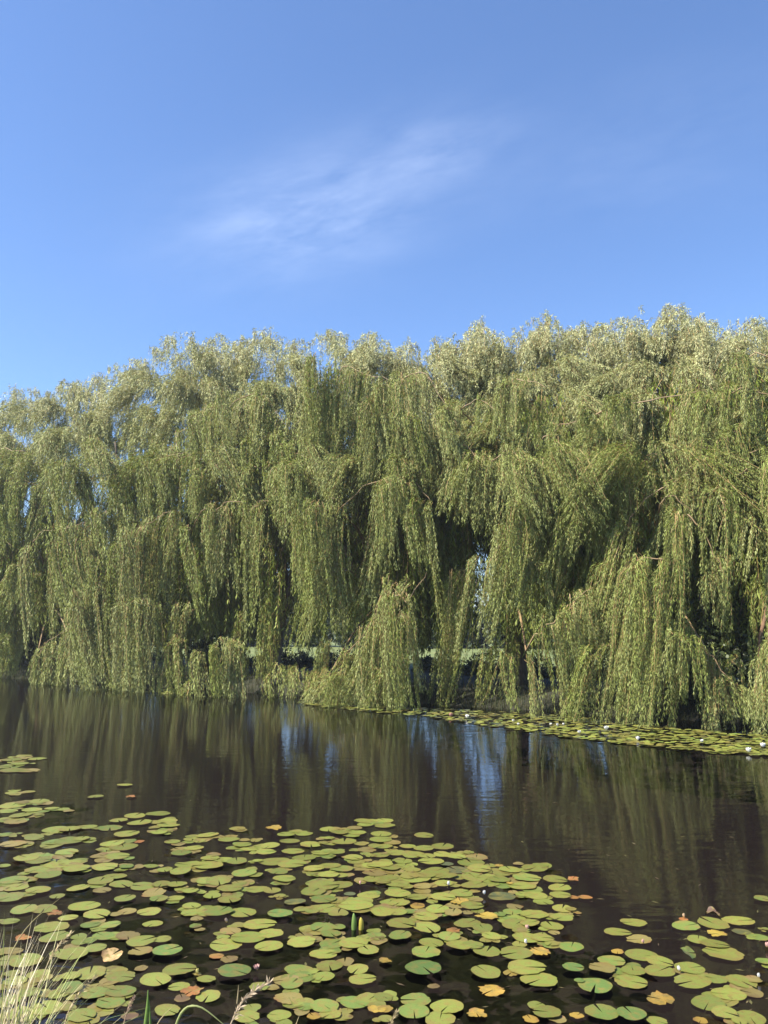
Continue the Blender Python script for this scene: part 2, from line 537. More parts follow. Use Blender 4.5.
C([(552, 640, 714), (566, 630, 716), (578, 632, 716)], 1.2, branch=False, dens=.8)
C([(590, 600, 655), (602, 590, 650)], 0.1, branch=False)
# right dome
C([(596, 412, 452), (622, 402, 448), (650, 399, 450), (690, 390, 455), (712, 386, 460)], 0.7, pale=.22, dens=1.2)
C([(600, 456, 500), (616, 444, 495), (634, 452, 500)], 0.7)
C([(640, 462, 510), (655, 450, 500), (668, 462, 505)], 0.8)
C([(540, 440, 490), (558, 425, 485), (580, 415, 480)], 0.8)
C([(500, 390, 440), (520, 376, 445), (545, 385, 445)], 1.2, pale=.2)
C([(460, 408, 450), (478, 398, 450), (498, 410, 450)], 1.2)
C([(618, 560, 690), (628, 520, 640), (645, 498, 600), (668, 484, 570)], 0.0, slant=-14, pale=.24, dens=1.3)
C([(622, 580, 722), (640, 556, 726), (664, 556, 727), (676, 570, 727)], -0.4, slant=-6, pale=.26, dens=1.6)
C([(660, 502, 560), (672, 492, 575), (690, 506, 640)], -0.1, pale=.24, dens=1.2)
C([(684, 512, 690), (698, 520, 660), (712, 546, 630), (722, 572, 612)], -0.1, pale=.24, dens=1.3)
C([(648, 620, 727), (668, 612, 726), (690, 622, 690)], -0.5, slant=-4, branch=False, pale=.24, dens=1.2)
C([(697, 632, 728), (712, 652, 729), (736, 682, 716)], -0.3, slant=0, pale=.22)
C([(600, 640, 722), (606, 630, 722)], -0.4, branch=False)
C([(664, 486, 540), (690, 466, 530), (715, 438, 520), (746, 425, 500)], 0.6, pale=.22)
C([(716, 400, 450), (742, 385, 450), (770, 392, 455)], 0.8, pale=.24)
C([(735, 362, 410), (760, 350, 405), (790, 365, 410)], 1.4, pale=.26)
C([(736, 474, 575), (746, 466, 570)], -0.2, pale=.24)
C([(722, 462, 520), (738, 452, 500), (775, 440, 500)], 0.6)
C([(754, 680, 732), (764, 650, 732), (776, 640, 732)], -0.4, pale=.22)
C([(770, 470, 600), (800, 460, 600)], 0.8)
C([(775, 560, 720), (810, 550, 720), (840, 560, 720)], 0.4)
C([(700, 560, 690), (720, 556, 700), (745, 560, 690)], 2.6, branch=False, dens=.8)
C([(-70, 560, 660), (-40, 545, 665), (-15, 555, 665)], 0.6)
C([(-120, 500, 650), (-90, 490, 655), (-60, 500, 655)], 0.8)

C([(-30, 600, 676), (0, 590, 676), (30, 600, 682)], 1.4, branch=False)
C([(95, 640, 688), (125, 630, 690)], 2.4, branch=False)
C([(330, 640, 700), (346, 640, 702)], 2.2, branch=False)
C([(272, 672, 700), (290, 664, 702), (306, 672, 703)], 0.4, branch=False)
C([(494, 640, 704), (524, 630, 708)], 2.0, branch=False, dens=.8)
C([(250, 610, 688), (274, 600, 690)], 2.8, branch=False, dens=.9)

# --- the upper canopy: many small arching boughs under the skyline
def bough(P, h, n, Lr, pale, k, up=0.35, W=(0.25, 0.6), dens=22, spread=0.5, fz=0.6, clen=None, sway=0.0):
    cl = clen or rng.uniform(0.8, 1.7)
    t = rng.uniform(0.1, 1.0, n)
    sd = np.cross(h, [0, 0, 1.0])
    S = P - h * (cl * (1 - t))[:, None] + np.array([0, 0, 1.0]) * (-0.9 * (1 - t) ** 2 * cl * 0.6)[:, None] + rng.normal(0, 0.07, (n, 3))
    D = norm(h * 0.75 + sd * rng.normal(0, spread, n)[:, None] + np.array([0, 0, up]) + rng.normal(0, 0.2, (n, 3)))
    L = rng.uniform(*Lr, n)
    T = np.zeros((n, 3)); T[:, :2] = rng.normal(0, 0.06, (n, 2)) + ALONG[:2] * (sway * L)[:, None]
    fols[k].add(S, D, L, rng.uniform(*W), T, pale=pale, dens=dens, fz=fz)


NCAN = 800
cx_ = rng.uniform(-110, 860, NCAN)
for x in cx_:
    top = sil(x) + 4
    v = rng.uniform(0, 1) ** 1.15
    y = top + 11 + v * (470 - top)
    if 306 < x < 328 and 352 < y < 388:      # a window of sky between two crowns
        continue
    off = 4.6 * (1 - v) ** 0.8 + 0.5 + rng.normal(0, 0.6)
    P = at_off(x, y, off)
    k = near_tree(x)
    h = P - axes[k]; h[2] = 0
    h = norm(norm(h) * 0.6 + OUT * 0.55 + ALONG * rng.normal(0, 0.6))
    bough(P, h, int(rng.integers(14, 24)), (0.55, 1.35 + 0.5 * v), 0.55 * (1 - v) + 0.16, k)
# the lumps one sees in the canopy: domes of boughs that shade one another
lumps = []
tries = 0
while len(lumps) < 165 and tries < 20000:
    tries += 1
    x = rng.uniform(-110, 860); top = sil(x)
    v = rng.uniform(0, 1); y = top + 17 + v * (445 - top)
    if 300 < x < 332 and 345 < y < 392: continue
    if any(((x - a) / 34) ** 2 + ((y - b) / 24) ** 2 < 1 for a, b, _ in lumps): continue
    lumps.append((x, y, v))
for x0, y0, v in lumps:
    off0 = 4.3 * (1 - v) ** 0.8 + 0.2 + rng.normal(0, 0.75)
    wx_ = rng.uniform(15, 26)
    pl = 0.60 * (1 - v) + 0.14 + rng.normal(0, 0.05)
    kx = near_tree(x0); dirn = float(np.clip((x0 - TPX[kx]) / 45, -1, 1)) + rng.normal(0, 0.35)
    slope = 1.1 * dirn
    for _ in range(13):
        t = rng.normal(0, 1)
        x = x0 + t * wx_ * 0.62
        y = max(y0 + t * t * 6 + slope * t * 8 + rng.normal(0, 3), sil(x) + 6)
        if 306 < x < 328 and 350 < y < 388: continue
        P = at_off(x, y, off0 - 0.5 * abs(rng.normal()) + 0.35 * t * t)
        k = near_tree(x0)
        h = norm(norm((P - axes[k]) * np.array([1, 1, 0])) * 0.3 + OUT * 0.6 + ALONG * (0.75 * t + rng.normal(0, 0.3)))
        bough(P, h, int(rng.integers(16, 24)), (0.7, 1.5 + 0.8 * v), pl, k, sway=dirn * 0.5, W=(0.25, 0.55 + 0.4 * (1 - v)), clen=rng.uniform(0.5, 1.1), spread=0.7, fz=0.5)
# feathered upright shoots on the skyline
for x in np.concatenate([rng.uniform(-110, 860, 430), rng.normal(668, 7, 8), rng.normal(484, 9, 8), rng.normal(330, 8, 7), rng.normal(258, 8, 6), rng.normal(372, 10, 5)]):
    y = sil(x) + rng.uniform(4, 28)
    if 306 < x < 330 and y > 350:
        continue
    off = 4.2 + rng.normal(0, 0.9)
    P = at_off(x, y, off); k = near_tree(x)
    n = int(rng.integers(4, 9))
    S = P + rng.normal(0, 0.12, (n, 3))
    D = norm(np.array([0, 0, 1.0]) + ALONG * rng.normal(0.1, 0.5) + rng.normal(0, 0.35, (n, 3)))
    L = rng.uniform(0.8, 1.9, n)
    fols[k].add(S, D, L, rng.uniform(0.4, 0.8), np.zeros((n, 3)), pale=0.95, dens=20, fz=0.7)

# --- the inside and the far side of each crown
for k, ax in enumerate(axes):
    for _ in range(190):
        a = rng.uniform(0, 6.283); r = rng.uniform(0.6, 4.4)
        P = ax + np.array([math.cos(a) * r, math.sin(a) * r, 0])
        s = float(NB @ P[:2]) - S0
        if s < 1.4:
            continue
        zt = rng.uniform(4.2, 9.0)
        P[2] = zt
        pxx, _ = to_px(P)
        zb = max(0.95, zt - rng.uniform(2.8, 7.5)) + rng.uniform(0, 0.6)
        if 464 < pxx < 501 or 277 < pxx < 303:
            zb = max(zb, 4.6)
            if zb > zt - 0.8: continue
        n = int(rng.integers(7, 13))
        S = P + rng.normal(0, 0.25, (n, 3))
        D = norm(rng.normal(0, 1, (n, 3)) * np.array([1, 1, 0.3]) + np.array([0, 0, 0.2]))
        L = (zt - zb) * rng.uniform(0.6, 1.0, n)
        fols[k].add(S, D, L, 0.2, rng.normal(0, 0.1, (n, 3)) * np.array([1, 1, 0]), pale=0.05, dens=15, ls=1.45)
    # far side dome
    for _ in range(90):
        a = rng.uniform(-1.5, 1.5)
        d2 = NB * math.cos(a) + UB * math.sin(a)
        el = rng.uniform(0.15, 1.45)
        rr = 4.4 * math.cos(el) ** 0.7
        ztop = at_off(float(TREES[k][0]), float(sil(TREES[k][0])) + 22, TREES[k][1])[2]
        P = ax + np.array([d2[0] * rr, d2[1] * rr, 0])
        P[2] = 2.5 + (ztop - 3.0) * math.sin(el)
        pxx, pyy = to_px(P)
        if pyy < sil(pxx) + 14 or (300 < pxx < 334 and 345 < pyy < 392):
            continue
        if (464 < pxx < 501 or 277 < pxx < 303) and P[2] < 6.0:
            continue
        h = np.array([d2[0], d2[1], 0.0])
        bough(P, h, int(rng.integers(10, 16)), (0.8, 2.4), 0.25, k, dens=13)

# --- trunks, limbs, branches
for k, ax in enumerate(axes):
    root = roots[k]
    lean = ALONG * rng.normal(0, 0.35) + OUT * rng.uniform(0.0, 0.5)
    hz = 3.4
    zz = np.linspace(-0.35, hz, 9)
    pts = np.array([np.array([0, 0, z]) + lean * (max(z, 0) / hz) ** 1.5 + rng.normal(0, 0.03, 3) for z in zz])
    rad = 0.42 - 0.16 * np.linspace(0, 1, 9); rad[0] = 0.62; rad[1] = 0.5
    co, fc = tube(pts, rad, 12, 0.06)
    g = Geo(); g.add(co, fc)
    link('trunk', g.mesh('trunk', M_BARK, True), root)
    fork = pts[-1]
    ztop = at_off(float(TREES[k][0]), float(sil(TREES[k][0])) + 30, TREES[k][1])[2] - 0.45
    nl = 6
    for i in range(nl):
        a = 2 * math.pi * (i + rng.uniform(-0.3, 0.3)) / nl
        rr = rng.uniform(1.6, 2.9); hh = rng.uniform(0.52, 0.74) * ztop
        d = np.array([math.cos(a), math.sin(a), 0])
        st = fork + np.array([0, 0, -rng.uniform(0.1, 0.9)])
        ctrl = [st, st + d * rr * 0.35 + np.array([0, 0, 0.35 * (hh - st[2])]), st + d * rr * 0.75 + np.array([0, 0, 0.75 * (hh - st[2])]) + rng.normal(0, .15, 3), np.array([0, 0, hh]) + lean + d * rr]
        q = spline(ctrl, 12)
        co, fc = tube(q, np.linspace(0.19, 0.035, 12), 8, 0.05)
        g = Geo(); g.add(co, fc)
        link('limb', g.mesh('limb', M_BARK, True), root)
for k, crest in branch_jobs:
    root = roots[k]; ax = axes[k]
    c = crest.copy()
    da = np.linalg.norm(c[0][:2] - ax[:2]) - 0.25 * c[0][2]; db = np.linalg.norm(c[-1][:2] - ax[:2]) - 0.25 * c[-1][2]
    if db < da:
        c = c[::-1]
    st = c[0]
    z0 = min(max(3.2, st[2] - 2.0), 8.0)
    a0 = np.array([ax[0], ax[1], z0]); mid = a0 * 0.5 + st * 0.5 + np.array([0, 0, 0.3])
    lead = spline([a0, mid, st], 7)[:-1]
    q = np.vstack([lead, c[::2], c[-1:]]) - ax
    q[7:] += rng.normal(0, 0.035, q[7:].shape)
    q[6:, 2] -= 0.07
    rad = np.interp(np.linspace(0, 1, len(q)), [0, 0.35, 1], [0.055, 0.022, 0.007])
    co, fc = tube(q, rad, 6, 0.05)
    g = Geo(); g.add(co, fc)
    link('branch', g.mesh('branch', M_TWIG, True), root)
# the reddish leaning limb at the right edge
k = near_tree(775)
q = np.array([at_off(x, y, o) for x, y, o in [(782, 500, 2.0), (772, 560, 1.0), (766, 610, .3), (759, 650, 0.1), (757, 700, 0)]]) - axes[k]
co, fc = tube(spline(q, 16) + rng.normal(0, .015, (16, 3)), np.linspace(0.06, 0.03, 16), 8, 0.16)
M_RED = mat_noise('reddish_bark', (0.07, 0.04, 0.025), (0.24, 0.135, 0.07), scale=4, bump=0.5, stretch=(2, 2, 0.7))
g = Geo(); g.add(co, fc)
tag(link('limb', g.mesh('limb', M_RED, True), roots[k]), 'reddish bare leaning limb')

tot = 0
for k in range(len(TREES)):
    tot += fols[k].build(axes[k], crowns[k])
    link('crown', crowns[k].mesh('crown', M_LEAF), roots[k])
print('LEAVES', tot)


# ------------------------------------------------------------------ ground
def near_edge(x):
    return 3.9 + 0.15 * np.sin(x * 0.7) + 0.25 * np.sin(x * 0.23 + 1)


def ground_z(x, y):
    s = NB[0] * x + NB[1] * y - S0
    far = np.interp(s, [-1.5, 0.4, 1.3, 1.8, 2.6, 4.5, 60, 400], [-0.9, -0.35, 0.03, 0.25, 0.42, 0.5, 0.5, 0.5])
    d = near_edge(x) - y
    near = np.interp(d, [-2.5, -0.3, 0.1, 1.0, 4], [-0.9, -0.3, 0.0, 0.42, 0.5])
    z = np.maximum(far, near)
    return z


def axis(a, b, st, far):
    c = list(np.arange(a, b + 1e-6, st))
    lo = [a - v for v in far][::-1]; hi = [b + v for v in far]
    return np.array(lo + c + hi)


gx = axis(-60, 45, 0.6, [3, 8, 18, 40, 90, 250, 700, 2500])
gy = axis(-6, 80, 0.5, [3, 8, 18, 40, 90, 250, 700, 2500])
X, Y = np.meshgrid(gx, gy)
Z = ground_z(X, Y) + np.where(ground_z(X, Y) > 0.2, rng.normal(0, 0.015, X.shape), 0)
nx, ny = len(gx), len(gy)
I = np.arange(nx * ny).reshape(ny, nx)
fc = np.stack([I[:-1, :-1], I[:-1, 1:], I[1:, 1:], I[1:, :-1]], -1).reshape(-1)
me = make_mesh('ground', np.stack([X, Y, Z], -1).reshape(-1, 3), fc, np.full(len(fc) // 4, 4), M_GROUND, None, True)
# below the water line the same sheet is mud
nt = M_GROUND.node_tree; Nn, Ln = nt.nodes, nt.links
pr = [n for n in Nn if n.type == 'BSDF_PRINCIPLED'][0]
cr = [n for n in Nn if n.type == 'VALTORGB'][0]
geo_n = Nn.new('ShaderNodeNewGeometry'); sx = Nn.new('ShaderNodeSeparateXYZ')
mr = Nn.new('ShaderNodeMapRange'); mr.inputs['From Min'].default_value = -0.12; mr.inputs['From Max'].default_value = 0.06
mixg = Nn.new('ShaderNodeMixRGB'); mixg.inputs['Color1'].default_value = (0.085, 0.070, 0.062, 1)
Ln.new(geo_n.outputs['Position'], sx.inputs[0]); Ln.new(sx.outputs['Z'], mr.inputs['Value'])
# bare earth under the willows, coloured darker to imitate their shade; lawn beyond
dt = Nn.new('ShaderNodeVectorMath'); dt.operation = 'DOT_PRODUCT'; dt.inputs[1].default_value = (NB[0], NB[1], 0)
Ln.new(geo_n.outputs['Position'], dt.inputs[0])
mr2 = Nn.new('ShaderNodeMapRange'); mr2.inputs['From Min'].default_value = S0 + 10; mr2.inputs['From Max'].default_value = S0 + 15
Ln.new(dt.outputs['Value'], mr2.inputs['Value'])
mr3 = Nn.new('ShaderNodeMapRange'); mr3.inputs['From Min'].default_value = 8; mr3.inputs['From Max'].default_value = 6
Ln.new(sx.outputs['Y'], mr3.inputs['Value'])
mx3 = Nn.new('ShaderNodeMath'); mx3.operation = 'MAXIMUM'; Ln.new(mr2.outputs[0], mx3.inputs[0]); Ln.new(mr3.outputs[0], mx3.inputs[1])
shade_soil = Nn.new('ShaderNodeMixRGB'); shade_soil.inputs['Color1'].default_value = (0.026, 0.027, 0.014, 1)
Ln.new(mx3.outputs[0], shade_soil.inputs['Fac']); Ln.new(cr.outputs['Color'], shade_soil.inputs['Color2'])
Ln.new(mr.outputs[0], mixg.inputs['Fac']); Ln.new(shade_soil.outputs[0], mixg.inputs['Color2'])
Ln.new(mixg.outputs[0], pr.inputs['Base Color'])
tag(link('ground', me), kind='structure')

# water sheet
wx, wy = 2500.0, 2500.0
me = make_mesh('water', np.array([[-wx, -40, 0], [60, -40, 0], [60, wy, 0], [-wx, wy, 0]]), [0, 1, 2, 3], [4], M_WATER)
tag(link('water', me), kind='structure')


# ------------------------------------------------------------------ bank grass (nobody could count it)
def blades(P, Hr, wr, lean, cols, geo, k=4, dirs=None):
    n = len(P)
    H = rng.uniform(*Hr, n); a = rng.uniform(0, 6.283, n)
    d = np.column_stack([np.cos(a), np.sin(a), np.zeros(n)]) if dirs is None else dirs
    ln = rng.uniform(*lean, n)
    w = rng.uniform(*wr, n)
    sd = np.cross(d, [0, 0, 1.0])
    u = np.linspace(0, 1, k + 1)
    p = P[:, None, :] + d[:, None, :] * (H * ln)[:, None, None] * (u ** 2)[None, :, None] + np.array([0, 0, 1.0]) * (H[:, None] * (u - 0.35 * ln[:, None] * u ** 3))[:, :, None]
    wd = (w[:, None] * (1 - u ** 1.5 * 0.97)[None, :])[:, :, None]
    l_, r_ = p - sd[:, None] * wd, p + sd[:, None] * wd
    qd = np.stack([l_[:, :-1], r_[:, :-1], r_[:, 1:], l_[:, 1:]], 2).reshape(-1, 4, 3)
    c = np.asarray(cols)[rng.integers(0, len(cols), n)] * rng.uniform(0.7, 1.25, n)[:, None]
    geo.quads(qd, np.repeat(c, k, axis=0))


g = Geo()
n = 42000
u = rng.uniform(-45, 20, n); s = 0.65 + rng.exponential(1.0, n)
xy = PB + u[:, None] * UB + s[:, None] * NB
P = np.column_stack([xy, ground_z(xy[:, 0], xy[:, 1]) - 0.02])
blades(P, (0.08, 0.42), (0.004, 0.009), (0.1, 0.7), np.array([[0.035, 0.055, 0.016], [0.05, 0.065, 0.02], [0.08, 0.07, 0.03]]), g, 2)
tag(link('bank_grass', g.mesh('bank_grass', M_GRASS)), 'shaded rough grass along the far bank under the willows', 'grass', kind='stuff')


# ------------------------------------------------------------------ bushes and trees behind
def bush(name, base, w, d, h, n, size, col, label, cat, group=None, trunk_h=0.3, seed=0):
    r = np.random.default_rng(seed)
    e = bpy.data.objects.new(name, None); COL.objects.link(e); e.location = base
    tag(e, label, cat, group)
    g = Geo()
    nc = 26
    cc = norm(r.normal(size=(nc, 3))); cc[:, 2] = abs(cc[:, 2])
    cr_ = r.uniform(0.35, 0.92, nc)[:, None]
    cc = cc * cr_ * np.array([w / 2, d / 2, h - trunk_h]) + np.array([0, 0, trunk_h])
    ci = r.integers(0, nc, n)
    sz = 0.26 * min(w, h)
    q = norm(r.normal(size=(n, 3))) * (r.uniform(0.2, 1, n)[:, None] ** 0.5)
    p = cc[ci] + q * np.array([sz, sz, sz * 0.7]) * r.uniform(0.7, 1.2, nc)[ci][:, None]
    p[:, 2] = np.maximum(p[:, 2], 0.05)
    ld = norm(r.normal(size=(n, 3))); sd = norm(np.cross(ld, r.normal(size=(n, 3))))
    ls = size * r.uniform(0.6, 1.3, n)[:, None]
    co = np.stack([p, p + ld * ls * 0.5 + sd * ls * 0.32, p + ld * ls, p + ld * ls * 0.5 - sd * ls * 0.32], 1)
    c = np.array(col) * r.uniform(0.7, 1.3, n)[:, None] * r.uniform(0.8, 1.2, nc)[ci][:, None]
    g.quads(co, c)
    link('crown', g.mesh('crown', M_BUSH), e)
    t = Geo()
    for i in range(5 if trunk_h < 1 else 3):
        a = 6.283 * i / 5
        q = spline([[0.1 * math.cos(a), 0.1 * math.sin(a), -0.1], [0.12 * w * math.cos(a), 0.12 * w * math.sin(a), trunk_h + 0.25 * h], [0.28 * w * math.cos(a), 0.28 * w * math.sin(a), 0.8 * h]], 7)
        co, fc = tube(q, np.linspace(0.03 * h / 2, 0.008 * h, 7), 6, 0.05)
        t.add(co, fc)
    link('trunk', t.mesh('trunk', M_BARK, True), e)
    return e


# under-bank bushes
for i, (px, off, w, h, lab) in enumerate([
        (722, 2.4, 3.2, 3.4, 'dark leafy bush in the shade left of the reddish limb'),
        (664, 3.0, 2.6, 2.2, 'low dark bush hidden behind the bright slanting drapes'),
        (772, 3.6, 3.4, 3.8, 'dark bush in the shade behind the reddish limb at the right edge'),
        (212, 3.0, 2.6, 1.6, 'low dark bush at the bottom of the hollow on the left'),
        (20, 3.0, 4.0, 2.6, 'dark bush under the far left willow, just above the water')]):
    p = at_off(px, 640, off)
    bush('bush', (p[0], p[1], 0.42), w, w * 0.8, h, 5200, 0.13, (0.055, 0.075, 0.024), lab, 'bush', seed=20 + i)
# low undergrowth on the land side of the row
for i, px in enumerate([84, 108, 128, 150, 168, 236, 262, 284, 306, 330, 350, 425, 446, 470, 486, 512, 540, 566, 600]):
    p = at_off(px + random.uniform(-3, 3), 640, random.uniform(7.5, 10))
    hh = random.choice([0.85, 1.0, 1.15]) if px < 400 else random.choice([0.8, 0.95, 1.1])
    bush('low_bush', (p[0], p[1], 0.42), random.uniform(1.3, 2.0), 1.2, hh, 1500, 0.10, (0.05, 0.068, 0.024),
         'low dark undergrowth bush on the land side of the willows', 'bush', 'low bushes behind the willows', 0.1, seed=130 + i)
# a line of small trees far beyond the lawn
LABS = {'a': 'round dark tree at the far side of the lawn, seen through the willows'}
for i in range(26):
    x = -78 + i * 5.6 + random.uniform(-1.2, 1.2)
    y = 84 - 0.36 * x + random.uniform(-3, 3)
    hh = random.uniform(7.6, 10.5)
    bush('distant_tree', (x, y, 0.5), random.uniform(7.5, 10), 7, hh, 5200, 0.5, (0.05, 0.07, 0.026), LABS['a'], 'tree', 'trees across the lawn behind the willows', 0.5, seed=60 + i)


# ------------------------------------------------------------------ lily pads
KCOL = {'g': (0.108, 0.155, 0.032), 'G': (0.075, 0.130, 0.030), 'y': (0.140, 0.168, 0.032), 'Y': (0.26, 0.185, 0.030), 'o': (0.165, 0.140, 0.044),
        'O': (0.25, 0.115, 0.030), 'b': (0.085, 0.05, 0.03), 'd': (0.068, 0.082, 0.035)}


def pad_geo(seed, ragged=0.0, curl=0.012, col=(0.2, 0.25, 0.07), n=30, thick=0.005):
    r = np.random.default_rng(seed)
    gap = r.uniform(0.03, 0.12)
    th = np.linspace(gap, 2 * math.pi - gap, n)
    ph = r.uniform(0, 6.28, 6)
    rad = 1 + 0.05 * np.cos(th) + 0.022 * np.sin(3 * th + ph[0]) + 0.018 * np.sin(5 * th + ph[1])
    if ragged:
        rad = rad * (1 - ragged * np.abs(r.normal(0, 1, n)).clip(0, 1.6) * 0.5 - ragged * 0.35 * (np.sin(th * 2 + ph[2]) > 0.4))
    else:
        rad = rad * (1 + r.normal(0, 0.008, n))
        if r.uniform() < 0.4:                                    # a bite out of the rim
            b = r.uniform(1, 5.2); rad *= 1 - 0.16 * np.exp(-((th - b) / 0.12) ** 2)
    rings = [0.0, 0.45, 0.8, 1.0]
    co = []; cc = []
    base = np.array(col)
    for q in rings:
        z = curl * (np.sin(2 * th + ph[3]) * 0.8 + np.sin(4 * th + ph[4]) * 0.35) * q ** 2 + curl * 0.25 * q ** 4
        x, y = q * rad * np.cos(th) - 0.18 * (1 - q), q * rad * np.sin(th) * 0.94
        if q == 0: x = x * 0 - 0.1; y = y * 0; z = z * 0
        co.append(np.column_stack([x, y, z]))
        vein = 0.04 * np.sin(th * 13)[:, None]
        rim = np.array([1.0, 0.93, 0.85]) if q == 1.0 else np.ones(3)
        cl_ = base * (1 + vein) * rim * (1.10 - 0.08 * q)
        if ragged:
            lob = (np.clip(np.sin(th + ph[5]) * 0.7 + np.sin(3 * th + ph[0]) * 0.5, 0, 1) * q ** 2 * 0.8)[:, None]
            to = np.array([0.17, 0.085, 0.03]) if base[0] > 0.16 else np.array([0.19, 0.15, 0.035])
            cl_ = cl_ * (1 - lob) + to * lob
        cc.append(cl_)
    nr = len(rings)
    top = np.vstack(co); bot = top - np.array([0, 0, thick])
    V = np.vstack([top, bot]); Cc = np.vstack(cc + [c * 0.8 for c in cc])
    N_ = nr * n
    faces = []
    for i in range(nr - 1):
        for j in range(n - 1):
            a, b, c, d = i * n + j, i * n + j + 1, (i + 1) * n + j + 1, (i + 1) * n + j
            if i == 0:
                faces.append((a, d, c)); faces.append((N_ + a, N_ + c, N_ + d))
            else:
                faces.append((a, d, c, b)); faces.append((N_ + a, N_ + b, N_ + c, N_ + d))
    return V, faces, Cc


